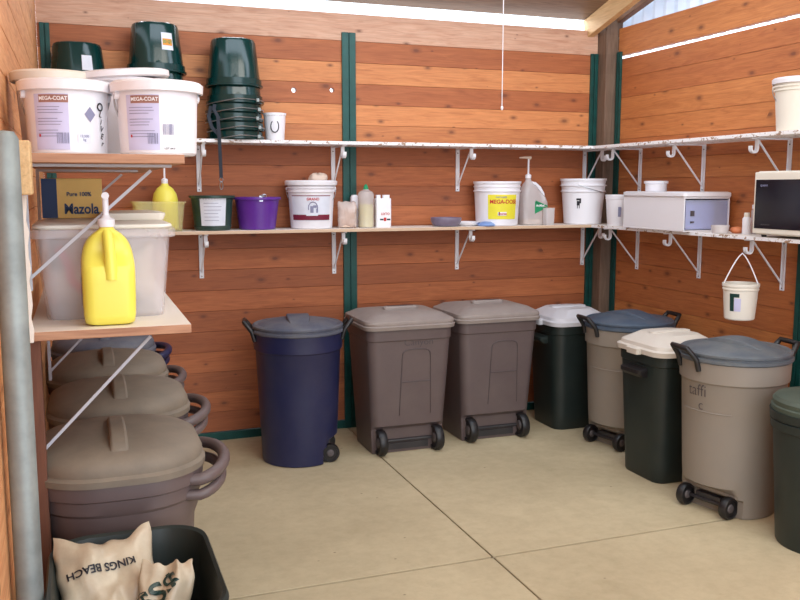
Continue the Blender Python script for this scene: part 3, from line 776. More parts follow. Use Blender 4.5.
# ------------------------------------------------------------------ buckets
def bail_pts(r, z, phi, rise, n=22, drop=0.0):
    """semicircular wire in the local frame: pivots at angle phi, tilted by rise (0 = hanging, PI/2 = out flat, PI = up)"""
    pts = []
    ax = Vector((math.cos(phi), math.sin(phi), 0)); out = Vector((-math.sin(phi), math.cos(phi), 0))
    dirv = out * math.sin(rise) + Vector((0, 0, -math.cos(rise)))
    for k in range(n + 1):
        a = PI * k / n
        pts.append(Vector((0, 0, z)) + ax * (r * math.cos(a)) + dirv * (r * 1.02 * math.sin(a)))
    return pts
def pail(name, label, loc, rb, rt, h, mat, rz=0, rings=((.78, .012), (.88, .012)), lid=None, bail=None, grp=None, open_top=True, ears=True, cat='bucket', rim=.012, grip=False):
    """bail=(phi, rise) in world angle"""
    t = thing(name, label, cat, loc, rz, grp)
    rf = lambda z: rb + (rt - rb) * z / h
    prof = [(rb * .94, 0), (rb, .006)]
    for k, e in rings:
        z = h * k; prof += [(rf(z - .004), z - .005), (rf(z) + e, z - .003), (rf(z) + e, z + .004), (rf(z + .005), z + .006)]
    prof += [(rt, h - .016), (rt + rim, h - .014), (rt + rim, h)]
    m = MB()
    if open_top and not lid:
        prof += [(rt - .004, h), (rb - .006, .012), (.001, .012)]; m.lathe(prof, 44, cap1=False)
    else: prof += [(rt * .9, h)]; m.lathe(prof, 44)
    m.build('body', mat, t, smooth=32)
    if lid:
        m = MB(); R = rt + rim + .003
        m.lathe([(R * .97, h - .02), (R, h - .018), (R + .002, h + .004), (R - .006, h + .010), (R - .014, h + .010), (R - .018, h + .004), (.001, h + .004)], 44, cap0=False, cap1=False)
        m.build('lid', lid, t, smooth=32)
    if bail:
        phi, rise = bail; phi -= rz
        ez = h * .86; R = rf(ez) + .010
        m = MB(); m.tube(bail_pts(R, ez, phi, rise), .0028, 6); bo = m.build('bail', 'steel_wire', t, smooth=60)
        if ears:
            for s in (0, PI):
                m = MB(); c = Vector((math.cos(phi + s), math.sin(phi + s), 0)); b = c * (rf(ez) - .003)
                y = Vector((-c.y, c.x, 0))
                L = [[b + c * dd + y * .012 * math.cos(a) + Vector((0, 0, ez + .012 * math.sin(a))) for a in [2 * PI * q / 10 for q in range(10)]] for dd in (0, .014)]
                m.loft(L); m.build('ear', mat, t)
        if grip:
            p = bail_pts(R, ez, phi, rise); m = MB(); m.tube(p[8:15], .008, 8); m.build('grip', 'white_pl', bo)
    return t, rf

# two big supplement pails on the left upper shelf
def supp(loc, label, dx, extra):
    h = .185
    t, rf = pail('lidded_pail', label, loc, .101, .107, h, 'white_pl', 0, (), 'white_pl', bail=(.25, .35) , grp='labelled white pails on the left upper shelf')
    a = cam_ang(loc[0], loc[1]); am = a - .38      # label on the left half seen from camera
    label_patch('label', rf, am - .45, am + .42, .012, h - .03, 'label_lilac', t)
    label_patch('label_band', rf, am - .30, am + .42, h - .052, h - .032, 'label_tan', t, .0022)
    wrap_text('lettering', 'MEGA-COAT', .0135, rf, am + .06, h - .042, 'ink_white', t, .0032, 0, .95)
    m = MB()
    for k in range(11):
        z = h - .064 - k * .0075
        if k in (3, 7): continue
        patch(m, rf, am - .36, am - .36 + random.uniform(.5, .72), z, z + .0016, .0024, 8, None, 1)
    m.build('fine_print', 'ink_gray', t, smooth=0)
    def barcode(a0, z0, w, hh):
        m = MB(); q = a0
        while q < a0 + w:
            d = random.choice((.010, .016, .024)); patch(m, rf, q, q + d, z0, z0 + hh, .0026, 2, None, 1); q += d + random.choice((.01, .018))
        m.build('barcode', 'ink_gray', t, smooth=0)
    barcode(am + .12, .028, .26, .028)
    m = MB(); patch(m, rf, am - .35, am - .30, .045, .052, .0026, 3, None, 1); m.build('logo_dot', 'ink_red', t, smooth=0)
    if extra == 'name':
        m = MB(); c0 = am + .95; zc = .105; r = rf(zc) + .002
        sq = [(c0 + (u) / r, zc + v) for u, v in ((-.016, 0), (0, -.02), (.016, 0), (0, .02))]
        m.add([(r * math.cos(q), r * math.sin(q), z) for q, z in sq], [(0, 1, 2, 3)]); m.build('sticker', 'ink_gray', t, smooth=0)
        for k, ch in enumerate('OLiVEr'):
            wrap_text('handwriting', ch, .030 if k == 0 else .021, rf, am + 1.26 + .018 * k, .125 - .019 * k, 'ink', t, .003, -.35)
        m = MB(); patch(m, rf, am + .62, am + .95, .03, .055, .002, 4, None, 1); m.build('small_label', 'label_w', t, smooth=0)
        wrap_text('lettering', '12.500\nkg', .009, rf, am + .78, .043, 'ink_gray', t, .003)
    else:
        barcode(am + .50, .052, .28, .028)
        wrap_text('lettering', 'LOT 0418', .007, rf, am + .66, .016, 'ink', t, .003)
    return t
supp((-.019, 2.57, 1.685), 'white lidded pail with brown-banded label, gray diamond sticker and handwritten name, left of the pair', 0, 'name')
supp((.214, 2.51, 1.685), 'white lidded pail with brown-banded label and two barcodes, right of the pair', 0, 'bar')
# larger plain pail behind, lid askew
t, rf = pail('white_pail', 'plain white pail with crooked lid standing behind the two labelled pails', (.135, 2.84, 1.685), .11, .125, .235, 'white_pl', 0, (), None, None)
m = MB(); m.lathe([(.142, 0), (.147, .004), (.147, .020), (.135, .024), (.001, .020)], 40, cap1=False); l = m.build('lid', 'white_pl', t, smooth=30); l.location = (0, 0, .238); l.rotation_euler = (.04, -.09, 0)
t, rf = pail('white_pail', 'pale pink-white lidded pail behind the handwritten pail at the left wall', (-.050, 2.82, 1.685), .095, .108, .236, 'white_pl', 0, (), 'cream_pl', None)

# green bucket stacks on the back upper shelf: nested upside-down
def inv_bucket(x, y, zrim, label, grp, top=True, rzz=0.0, sticker=False, rt=.158, rbt=.128, h=.275, bailph=None):
    t = thing('green_bucket', label, 'bucket', (x, y, zrim), rzz, grp)
    m = MB(); n = 48
    rf = lambda z: rt - (rt - rbt) * z / h
    def sec(r, z, k):  # flat side towards -y
        return [(r * math.cos(2 * PI * i / n), max(r * math.sin(2 * PI * i / n), -r * k), z) for i in range(n)]
    loops = [sec(rt + .008, 0, 1), sec(rt + .012, .003, 1), sec(rt + .012, .012, 1), sec(rt + .004, .015, 1), sec(rt + .004, .045, 1), sec(rf(.05), .048, .95), sec(rf(.12), .12, .95), sec(rf(h - .02), h - .02, .95), sec(rbt * .97, h - .005, .95), sec(rbt * .90, h, .93), sec(rbt * .82, h - .004, .93)]
    m.loft(loops, False, True)
    m.loft([sec(rt + .007, .0005, 1), sec(rt - .004, .001, 1), sec(rbt - .01, h - .014, .93)], False, True)
    m.build('body', 'green_pl', t, smooth=30)
    if bailph is not None:
        R = rt + .012; pts = []
        for k in range(21):
            a = PI + PI * k / 20
            pts.append((R * math.cos(a), (R + .006) * math.sin(a), .022 - .018 * abs(math.cos(a)) + bailph * math.cos(a)))
        m = MB(); m.tube(pts, .003, 6); m.build('bail', 'steel_wire', t)
        m = MB(); m.box(R * .62, -R * .92, .006, R * .72, -R * .78, .026); m.build('clip', 'galv', t, smooth=0, bevel=.002)
    return t
bx, by = .895, 5.292
for k in range(5):
    inv_bucket(bx + .004 * math.sin(k * 2), by, ZU + .001 + .052 * k, 'nested green bucket, %s up from the shelf in the stack beside the small white pail' % ['first', 'second', 'third', 'fourth', 'fifth'][k], 'green buckets in the right-hand stack', rzz=.1 * math.sin(k * 3), bailph=.012)
inv_bucket(bx, by, ZU + .001 + .305, 'upside-down green bucket on top of the right-hand stack, above the small white pail', 'green buckets in the right-hand stack', rzz=-.12)
bx2 = .452
for k in range(6):
    inv_bucket(bx2, by, ZU + .001 + .052 * k, 'nested green bucket in the middle stack, mostly hidden by the white pails, level %s' % ['one', 'two', 'three', 'four', 'five', 'six'][k], 'green buckets in the middle stack')
tb = inv_bucket(bx2, by, ZU + .001 + .365, 'upside-down green bucket with yellow and white sticker on top of the middle stack', 'green buckets in the middle stack')
rfi = lambda z: .158 - .03 * z / .275
a = cam_ang(bx2, by)
label_patch('sticker', rfi, a + .24, a + .72, .12, .215, 'label_w', tb, .002)
label_patch('sticker_band', rfi, a + .28, a + .68, .145, .182, 'ink_orange', tb, .003)
wrap_text('lettering', '20 QT', .022, rfi, a + .49, .165, 'ink_green', tb, .004)
bx3 = .030
for k in range(4):
    inv_bucket(bx3, by, ZU + .001 + .052 * k, 'nested green bucket in the leftmost stack behind the white pails, level %s' % ['one', 'two', 'three', 'four'][k], 'green buckets in the leftmost stack')
tb = inv_bucket(bx3, by, ZU + .001 + .235, 'upside-down green bucket on top of the leftmost stack, beside the left wall', 'green buckets in the leftmost stack')
a = cam_ang(bx3, by); label_patch('sticker', rfi, a + .15, a + .55, .12, .20, 'label_w', tb, .002)

# lead strap hanging from the stack
t = thing('lead_strap', 'dark gray webbing strap with metal snap hanging from the bucket stack', 'strap', (.77, 5.12, 1.60))
m = MB(); m.strip([(-.01, .04, .47), (-.02, .015, .44), (0, 0, .40), (.004, 0, .30), (.008, .002, .15), (.010, .004, .05)], .020, .005, (1, 0, 0)); m.strip([(-.03, .045, .46), (-.05, .02, .40), (-.035, .012, .34), (.0, .006, .30)], .02, .005, (1, 0, 0)); m.build('webbing', 'strap', t, smooth=60)
m = MB(); m.tube([(.010 + .011 * math.cos(a), .004, .042 + .011 * math.sin(a)) for a in [2 * PI * k / 14 for k in range(14)]], .0028, 6, closed=True)
m.tube([(.010 + .009 * math.cos(a), .004, .008 + .022 * math.sin(a)) for a in [2 * PI * k / 14 for k in range(14)]], .003, 6, closed=True); m.build('snap', 'steel_wire', t, smooth=60)

# small white horseshoe pail on the upper shelf
t, rf = pail('small_white_pail', 'small white pail with horseshoe print beside the green bucket stack on the upper shelf', (1.135, 5.29, ZU), .056, .066, .165, 'white_pl', 0, (), None, None, rim=.004)
a = cam_ang(1.135, 5.29); m = MB()
m.tube([((rf(.08 + .034 * math.cos(q)) + .001) * math.cos(a + .38 * math.sin(q)), (rf(.08) + .001) * math.sin(a + .38 * math.sin(q)), .085 - .036 * math.cos(q)) for q in [-2.5 + 5.0 * k / 20 for k in range(21)]], .0035, 6)
m.build('horseshoe_print', 'ink', t)
label_patch('print_band', rf, a - 1.2, a + 1.2, .148, .153, 'label_maroon', t, .001)

# back lower shelf contents
GL = 'items on the back lower shelf'
t, rf = pail('feed_pail', 'dark green pail with large white paper label below the hanging strap', (.745, 5.27, ZLW), .105, .122, .205, 'dkgreen_pl', 0, ((.12, .004),), None, None)
a = cam_ang(.745, 5.27); label_patch('label', rf, a - .62, a + .72, .028, .190, 'label_w', t)
m = MB()
for k in range(6): patch(m, rf, a - .42, a - .42 + random.uniform(.55, .9), .06 + .02 * k, .0625 + .02 * k, .0025, 8, None, 1)
m.build('fine_print', 'ink_gray', t, smooth=0)
t, rf = pail('purple_pail', 'purple plastic feed pail between the green pail and the horse-label pail', (1.015, 5.28, ZLW), .108, .132, .195, 'purple_pl', 0, (), None, None)
m = MB(); m.tube([(.02 + .012 * math.cos(q), -.125, .20 + .012 * math.sin(q)) for q in [2 * PI * k / 12 for k in range(12)]], .003, 6, closed=True); m.strip([(.0, -.13, .17), (.0, -.128, .20), (.02, -.12, .205)], .02, .003, (1, 0, 0)); m.build('hook_ring', 'steel_wire', t)
t, rf = pail('supplement_pail', 'white bail-handled pail with maroon-banded horse label', (1.355, 5.29, ZLW), .128, .146, .285, 'white_pl', 0, ((.80, .008), (.88, .010)), 'white_pl', (cam_ang(1.36, 5.29) + PI / 2, -.55))
a = cam_ang(1.362, 5.29)
label_patch('label', rf, a - .95, a + .95, .05, .205, 'label_w', t)
label_patch('label_band', rf, a - .95, a + .95, .055, .088, 'label_maroon', t, .003)
label_patch('label_edge', rf, a - .95, a + .95, .200, .205, 'label_maroon', t, .003)
wrap_text('lettering', 'GRAND', .022, rf, a + .08, .182, 'ink_red', t, .004)
m = MB()
for q0, q1, z0, z1 in ((-.12, .02, .10, .16), (.0, .16, .13, .165), (.14, .22, .10, .145)): patch(m, rf, a + .08 + q0, a + .08 + q1, z0, z1 - .02, .0035, 4, None, 2)
m.tube([((rf(.13) + .004) * math.cos(a + .08 + .20 * math.cos(q)), (rf(.13) + .004) * math.sin(a + .08 + .20 * math.cos(q)), .13 + .035 * math.sin(q)) for q in [-.4 + (PI + .8) * k / 16 for k in range(17)]], .003, 6)
m.build('horse_print', 'ink_gray', t)
label_patch('label_tab', rf, a - .22, a + .30, .082, .10, 'label_w', t, .0045)
# sponge on the lid
m = MB(); L = []
for z, k in ((0, .8), (.006, .98), (.02, 1), (.034, .9), (.044, .6), (.047, .1)):
    L.append([(.058 * k * math.cos(q) * (1 + .14 * math.sin(3 * q + z * 40)), .045 * k * math.sin(q) * (1 + .1 * math.cos(2 * q)), z * (1 + .15 * math.cos(2 * q))) for q in [2 * PI * i / 24 for i in range(24)]])
m.loft(L); o = m.build('sponge', 'lump', smooth=60, loc=(1.40, 5.29, ZLW + .290)); tag(o, 'lumpy cream sponge on top of the horse-label pail', 'sponge')
o = crumple('plastic_bag', 'crumpled clear plastic bag of tan powder right of the horse-label pail', 'bag', (1.575, 5.25, ZLW + .082), (.12, .09, .165), ['bag_clear'], 5.5, amp=.3)
m = MB(); m.loft([rrect(.085, .04, .018, -.076), rrect(.095, .046, .02, -.03), rrect(.08, .04, .018, .035), rrect(.02, .01, .004, .05)]); q = m.build('powder_fill', 'lump', o, smooth=60)
# clear jar with green cap
t = thing('clear_jar', 'clear plastic jar half full of yellow grain with a green stopper', 'jar', (1.705, 5.27, ZLW))
m = MB(); m.lathe([(.046, 0), (.05, .005), (.05, .175), (.052, .185), (.052, .205), (.044, .225), (.020, .236), (.018, .240)], 32); m.build('body', 'clear_jar', t, smooth=30)
m = MB(); m.lathe([(.044, .004), (.046, .008), (.046, .145), (.001, .150)], 32, cap1=False); m.build('grain', 'feed_yel', t)
m = MB(); m.lathe([(.014, .238), (.017, .242), (.012, .262), (.005, .272), (.001, .273)], 16, cap1=False); m.build('stopper', 'ink_green', t)
# small white bottle behind the jar
m = MB(); m.loft([rrect(.05, .04, .01, 0), rrect(.05, .04, .01, .19), rrect(.03, .03, .008, .205)]); o = m.build('white_box_bottle', 'white_pl', smooth=30, loc=(1.66, 5.37, ZLW)); o.name = 'small_bottle'; tag(o, 'small white bottle half hidden behind the grain jar', 'bottle')
# white flat bottle with two spouts
t = thing('white_bottle', 'flat white bottle with twin spouts and small red-black label', 'bottle', (1.82, 5.28, ZLW))
m = MB(); m.loft([rrect(.10, .055, .012, 0), rrect(.102, .057, .012, .004), rrect(.102, .057, .012, .180), rrect(.10, .055, .012, .184)])
m.loft([rrect(.028, .03, .008, .182, cx=-.03), rrect(.028, .03, .008, .205, cx=-.03)]); m.loft([rrect(.045, .03, .008, .182, cx=.022), rrect(.045, .03, .008, .205, cx=.022)]); m.build('body', 'white_pl', t, smooth=30)
m = MB(); m.box(-.032, -.0295, .03, .046, -.029, .12); m.build('label', 'ink_white', t, smooth=0)
flat_text('lettering', 'LIXTO', .02, (.008, -.031, .085), (1, 0, 0), (0, 0, 1), 'ink_red', t, 1.0)
m = MB(); m.box(-.028, -.0305, .045, -.004, -.0300, .055); m.build('print_bar', 'ink', t, smooth=0); m = MB(); m.box(.018, -.0305, .045, .042, -.0300, .055); m.build('print_bar', 'ink', t, smooth=0)
m = MB(); m.box(-.002, -.0305, .04, .015, -.0300, .062); m.build('print_mark', 'ink_red', t, smooth=0)
# bowl and dishes
m = MB(); m.lathe([(.065, 0), (.085, .006), (.098, .03), (.102, .052), (.10, .058), (.092, .054), (.085, .044), (.001, .044)], 36, cap1=False); o = m.build('shallow_bowl', 'slate_bowl', smooth=40, loc=(2.252, 5.26, ZLW)); tag(o, 'dusty plum shallow bowl alone on the lower back shelf', 'bowl')
m = MB(); m.lathe([(.06, 0), (.082, .01), (.09, .026), (.086, .028), (.06, .012), (.001, .010)], 36, cap1=False); o = m.build('small_dish', 'white_pl', smooth=40, loc=(2.415, 5.30, ZLW)); tag(o, 'low white dish between the plum bowl and the yellow-label pail', 'dish')
m = MB(); m.lathe([(.055, 0), (.06, .006), (.05, .018), (.03, .028), (.001, .031)], 32, cap1=False); o = m.build('small_dish', 'blue_dish', smooth=40, loc=(2.515, 5.20, ZLW)); tag(o, 'pale blue upturned dish in front of the yellow-label pail', 'dish')
# yellow label pail
px, py = 2.640, 5.30
t, rf = pail('supplement_pail', 'white pail with bright yellow label and red lettering', (px, py, ZLW), .140, .156, .292, 'white_pl', 0, ((.78, .007), (.88, .004)), None, None, rim=.005)
a = cam_ang(px, py); label_patch('label', rf, a - .40, a + .98, .045, .205, 'label_yel', t)
wrap_text('lettering', 'MEGA-DOSE', .036, rf, a + .33, .158, 'ink_red', t, .003, 0, .98)
wrap_text('lettering', 'nutri supply', .016, rf, a + .20, .190, 'ink_gray', t, .003)
label_patch('label_badge', rf, a + .05, a + .45, .068, .092, 'ink_white', t, .003)
wrap_text('lettering', 'horse', .020, rf, a + .28, .080, 'ink_red', t, .005, 0, 1.1)
m = MB(); patch(m, rf, a + .08, a + .14, .070, .092, .0045, 3, None, 1); m.build('horse_mark', 'ink', t, smooth=0)
# pump jug
def pump(t, z, mat='white_pl', nozzle=(-1, -.3), L=.065, h=.10, rc=.02):
    m = MB(); m.lathe([(rc, z), (rc + .001, z + .004), (rc + .001, z + .024), (rc * .5, z + .030), (rc * .32, z + .034), (rc * .32, z + h)], 20); m.build('pump_collar', mat, t, smooth=40)
    m = MB(); d = Vector((nozzle[0], nozzle[1], 0)).normalized(); e = Vector((0, 0, z + h))
    m.tube([e - d * .014, e + d * L * .5 + Vector((0, 0, .002)), e + d * L, e + d * (L + .006) + Vector((0, 0, -.006))], [.009, .007, .005, .004], 8); m.build('pump_nozzle', mat, t, smooth=50)
t = thing('pump_jug', 'frosted white pump jug with green triangle print and side handle', 'jug', (2.895, 5.30, ZLW))
def jsec(x0, x1, d, z, r=.03): w = x1 - x0; return rrect(w, d, min(r, w * .45, d * .45), z, 5, cx=(x0 + x1) / 2)
m = MB(); m.loft([jsec(-.075, .10, .13, 0), jsec(-.08, .105, .14, .008), jsec(-.08, .105, .14, .15), jsec(-.078, .088, .135, .19), jsec(-.07, .05, .12, .23), jsec(-.055, .015, .09, .27), jsec(-.042, .0, .042, .295, .02), jsec(-.040, -.002, .038, .315, .018)])
m.build('body', 'clear_jar', t, smooth=40)
m = MB(); m.loft([jsec(-.074, .10, .125, .004), jsec(-.075, .10, .13, .04)]); m.build('liquid', 'lump', t)
m = MB(); m.tube([(-.005, 0, .285), (.03, 0, .278), (.065, 0, .25), (.09, 0, .21), (.098, 0, .16)], [.010, .012, .013, .014, .014], 10); m.build('handle', 'white_pl', t, smooth=60)
t2 = bpy.data.objects.new('pump', None); 
m = MB(); m.lathe([(.020, .315), (.021, .335), (.010, .342), (.006, .345), (.006, .445)], 20, c=(-.021, 0)); pc = m.build('pump_collar', 'white_pl', t, smooth=40)
m = MB(); m.tube([(-.005, 0, .450), (-.021, 0, .452), (-.06, -.01, .452), (-.10, -.02, .450)], [.012, .010, .007, .004], 8); m.build('pump_nozzle', 'lump', pc, smooth=50)
m = MB(); m.add([(-.005, -.0716, .16), (.085, -.0716, .115), (-.005, -.0716, .075)], [(0, 1, 2)]); m.add([(.0, -.0716, .165), (.09, -.0716, .13), (.095, -.0716, .118), (.0, -.0716, .15)], [(0, 1, 2, 3)]); m.build('triangle_print', 'ink_green', t, smooth=0)
flat_text('lettering', 'AniMed', .022, (.035, -.0725, .13), (1, 0, 0), (0, 0, 1), 'ink_white', t, .9)
# cup beside jug
m = MB(); m.loft([rrect(.062, .05, .008, 0), rrect(.066, .054, .008, .115), rrect(.058, .046, .006, .115), rrect(.055, .043, .006, .01)]); o = m.build('measuring_cup', 'clear_jar', smooth=30, loc=(2.975, 5.19, ZLW)); tag(o, 'small frosted rectangular measuring cup in front of the pump jug', 'cup')
# five litre pail at the corner
px, py = 3.30, 5.29
t, rf = pail('white_pail', 'white ringed pail with small black horse print on the corner of the lower shelf', (px, py, ZLW), .128, .154, .312, 'white_pl', 0, ((.72, .008), (.85, .010)), None, (cam_ang(px, py) - .2, 1.25), rim=.006)
a = cam_ang(px, py); m = MB()
patch(m, rf, a - .30, a - .08, .165, .178, .003, 4, None, 1); patch(m, rf, a - .28, a - .14, .13, .16, .003, 4, None, 2); patch(m, rf, a - .16, a - .08, .145, .168, .003, 3, None, 1); patch(m, rf, a - .27, a - .24, .11, .135, .003, 2, None, 1); patch(m, rf, a - .17, a - .14, .11, .135, .003, 2, None, 1)
m.build('horse_print', 'ink', t, smooth=0)

# right lower shelf
m = MB(); L = []
for z, k in ((0, .7), (.01, 1), (.03, 1.0), (.05, .8), (.062, .3)):
    L.append([(.04 * k * math.cos(q) * (1 + .2 * math.sin(2 * q + z * 50)), .035 * k * math.sin(q) * (1 + .15 * math.cos(3 * q)), z) for q in [2 * PI * i / 20 for i in range(20)]])
m.loft(L); o = m.build('crumpled_rag', M['rubber_or'], smooth=60, loc=(3.44, 5.09, ZLW)); tag(o, 'small crumpled orange-brown rag by the corner post on the lower shelf', 'rag')
px, py = 3.365, 4.97
t, rf = pail('small_white_pail', 'small white tub with black print left of the drawer box', (px, py, ZLW), .062, .076, .205, 'white_pl', 0, ((.88, .004),), None, None, rim=.003)
a = cam_ang(px, py); label_patch('print', rf, a + .10, a + .40, .06, .125, 'ink_gray', t)
# drawer box
t = thing('drawer_box', 'white plastic drawer box with clear drawer on the right lower shelf', 'storage box', (3.235, 4.115, ZLW), math.radians(-2.0))
W_, D_, H_ = .31, .62, .20
m = MB(); th = .006
m.box(0, 0, 0, W_, D_, .008); m.box(0, 0, 0.008, th, D_, H_); m.box(W_ - th, 0.0, .008, W_, D_, H_); m.box(0, D_ - th, .008, W_, D_, H_); m.box(0, 0, H_ - .012, W_, th, H_); m.build('shell', 'white_pl', t, smooth=0, bevel=.003)
m = MB(); m.loft([rrect(W_ + .012, D_ + .016, .02, H_, cx=W_ / 2, cy=D_ / 2), rrect(W_ + .02, D_ + .024, .024, H_ + .003, cx=W_ / 2, cy=D_ / 2), rrect(W_ + .02, D_ + .024, .024, H_ + .022, cx=W_ / 2, cy=D_ / 2), rrect(W_ - .01, D_ - .01, .02, H_ + .028, cx=W_ / 2, cy=D_ / 2)]); m.build('lid', 'white_pl', t, smooth=30)
m = MB(); m.box(.012, .004, .012, W_ - .012, .010, H_ - .02); m.box(.012, .010, .012, .018, D_ - .03, H_ - .03); m.box(W_ - .018, .010, .012, W_ - .012, D_ - .03, H_ - .03); m.box(.018, .010, .012, W_ - .018, D_ - .03, .018); dr = m.build('drawer', 'clear_box', t, smooth=0)
m = MB(); m.box(.022, .0115, .016, .21, .014, H_ - .035); m.build('paper_sheet', 'label_w', dr, smooth=0)
m = MB(); m.box(.045, .0, .09, .07, .004, .12); m.box(.045, 0, .05, .07, .004, .06); m.build('latch', 'ink_dim', dr, smooth=0)
# small round pot on the drawer box
m = MB(); m.lathe([(.062, 0), (.064, .004), (.066, .045), (.074, .048), (.074, .062), (.066, .064), (.062, .055), (.001, .052)], 32, cap1=False); o = m.build('round_pot', 'white_pl', smooth=35, loc=(3.395, 4.60, ZLW + .229)); tag(o, 'short round white pot standing on the drawer box lid', 'pot')
m = MB(); m.lathe([(.040, 0), (.044, .004), (.05, .045), (.047, .045), (.040, .008), (.001, .008)], 32, cap1=False); o = m.build('glass_dish', 'clear_jar', smooth=35, loc=(3.335, 3.93, ZLW)); tag(o, 'small clear round dish in front of the drawer box', 'dish')
m = MB(); m.lathe([(.02, 0), (.034, .008), (.036, .022), (.026, .034), (.001, .038)], 24, cap1=False); o = m.build('rubber_ball', 'rubber_or', smooth=60, loc=(3.425, 3.90, ZLW)); o.name = 'orange_cap'; tag(o, 'orange rounded cap between the clear dish and the white bottle', 'cap')
t = thing('small_bottle', 'narrow white bottle just left of the microwave', 'bottle', (3.40, 3.80, ZLW))
m = MB(); m.lathe([(.020, 0), (.022, .004), (.022, .085), (.014, .096)], 24); m.build('body', 'white_pl', t, smooth=40); m = MB(); m.lathe([(.015, .094), (.015, .115), (.013, .117)], 20); m.build('cap', 'cream_pl', t)
t = thing('clear_jar', 'tall clear jar with pale lid against the microwave side', 'jar', (3.475, 3.80, ZLW))
m = MB(); m.lathe([(.034, 0), (.036, .004), (.036, .125), (.028, .14)], 28); m.build('body', 'clear_jar', t, smooth=40); m = MB(); m.lathe([(.032, .138), (.032, .158), (.028, .16)], 28); m.build('lid', 'white_pl', t, smooth=40)
# microwave
t = thing('microwave', 'cream microwave oven with dark glass door at the right edge of the lower shelf', 'microwave', (3.27, 3.10, ZLW))
m = MB(); L = []
m.box(.012, 0, .012, .295, .515, .335); bd = m.build('body', 'cream_pl', t, smooth=0, bevel=.012)
for x in (.04, .26):
    for y in (.04, .47):
        m = MB(); m.lathe([(.012, 0), (.014, .013)], 12, c=(x, y)); m.build('foot', 'black', t)
m = MB(); m.box(0, .10, .018, .012, .512, .330); fr = m.build('door', 'cream_pl', t, smooth=0, bevel=.005)
m = MB(); m.box(-.003, .11, .045, .001, .498, .292); m.build('door_glass', 'glass_dark', fr, smooth=0, bevel=.001)
m = MB(); m.box(0, .003, .018, .012, .098, .330); m.build('control_panel', 'dark_pl', t, smooth=0, bevel=.003)
flat_text('lettering', 'QUASAR', .013, (-.004, .44, .262), (0, -1, 0), (0, 0, 1), 'ink_gray', t)
flat_text('lettering', 'MICROWAVE', .010, (-.004, .42, .065), (0, -1, 0), (0, 0, 1), 'hub', t)
# pail on the upper right shelf
px, py = 3.43, 3.50
t, rf = pail('white_pail', 'large white bail-handled pail alone on the upper right shelf', (px, py, ZU), .105, .125, .255, 'cream_pl', 0, ((.80, .006), (.87, .008)), 'white_pl', (cam_ang(px, py) + PI / 2, -.5), rim=.008)
# hanging pail
px, py = 3.325, 3.735
t, rf = pail('hanging_pail', 'small white pail hanging by its handle from a hook under the right shelf', (px, py, .893), .078, .092, .195, 'cream_pl', 0, ((.84, .004),), None, None, rim=.004)
a = cam_ang(px, py); ph = a + PI / 2; ca, sa = math.cos(ph), math.sin(ph); m = MB(); r = .092
pts = []
for k in range(21):
    q = PI * k / 20; s = math.cos(q); w = (abs(s) ** 1.15) * (1 if s > 0 else -1)
    pts.append((ca * r * s, sa * r * s, .175 + .180 * (1 - abs(s) ** 1.35)))
m.strip(pts, .018, .006, (math.cos(a), math.sin(a), 0)); m.build('bail', 'white_pl', t, smooth=60)
m = MB(); patch(m, rf, a - .62, a - .36, .05, .13, .002, 4, None, 2); patch(m, rf, a - .62, a - .05, .125, .145, .002, 4, None, 1); m.build('green_print', 'bag_green', t, smooth=0)
label_patch('label', rf, a - .34, a + .05, .05, .12, 'label_lilac', t)

# yellow tub with pump bottle inside, at the left end of the lower back shelf
t = thing('clear_tub', 'yellowed clear open tub at the left end of the lower back shelf', 'tub', (.435, 5.28, ZLW))
m = MB(); m.loft([rrect(.25, .20, .03, 0), rrect(.255, .205, .03, .005), rrect(.285, .23, .035, .16), rrect(.305, .25, .04, .162), rrect(.305, .25, .04, .172), rrect(.278, .222, .033, .170), rrect(.245, .195, .028, .01)]); m.build('body', 'clear_yel', t, smooth=35)
t = thing('pump_bottle', 'yellow round-shouldered bottle with white pump standing in the yellowed tub', 'bottle', (.475, 5.27, ZLW + .013))
m = MB(); m.lathe([(.068, 0), (.072, .006), (.072, .17), (.064, .205), (.045, .235), (.022, .252), (.02, .262)], 36); m.build('body', 'yellow_pl', t, smooth=50)
pump(t, .262, h=.105, L=.03, rc=.018)
# carton behind
t = thing('oil_carton', 'yellow-orange carton with blue side panel and bold dark lettering under the upper left shelf', 'carton', (-.018, 2.96, 1.502))
m = MB(); m.box(-.09, 0, 0, .09, .12, .125); m.build('box', 'box_yel', t, smooth=0, bevel=.002)
m = MB(); m.box(-.0902, -.0012, .001, -.045, .0, .124); m.build('side_panel', 'box_blue', t, smooth=0)
flat_text('lettering', 'Mazola', .045, (.026, -.0025, .028), (1, 0, 0), (0, 0, 1), 'box_blue', t, .82)
flat_text('lettering', 'Pure 100%', .018, (.02, -.0025, .075), (1, 0, 0), (0, 0, 1), 'box_blue', t, .95)

# big clear storage tub
t = thing('storage_tub', 'large frosted clear storage tub with lid behind the yellow jug', 'storage tub', (.062, 2.77, 1.232))
m = MB(); m.loft([rrect(.315, .40, .04, 0), rrect(.32, .405, .04, .006), rrect(.360, .44, .045, .225), rrect(.392, .468, .05, .228), rrect(.392, .468, .05, .252), rrect(.355, .435, .045, .252), rrect(.31, .395, .036, .008)]); m.build('body', 'clear_pl', t, smooth=35)
m = MB(); m.loft([rrect(.37, .455, .05, .253), rrect(.376, .46, .05, .257), rrect(.37, .455, .05, .264), rrect(.33, .415, .045, .269)]); m.build('lid', 'cream_pl', t, smooth=35)
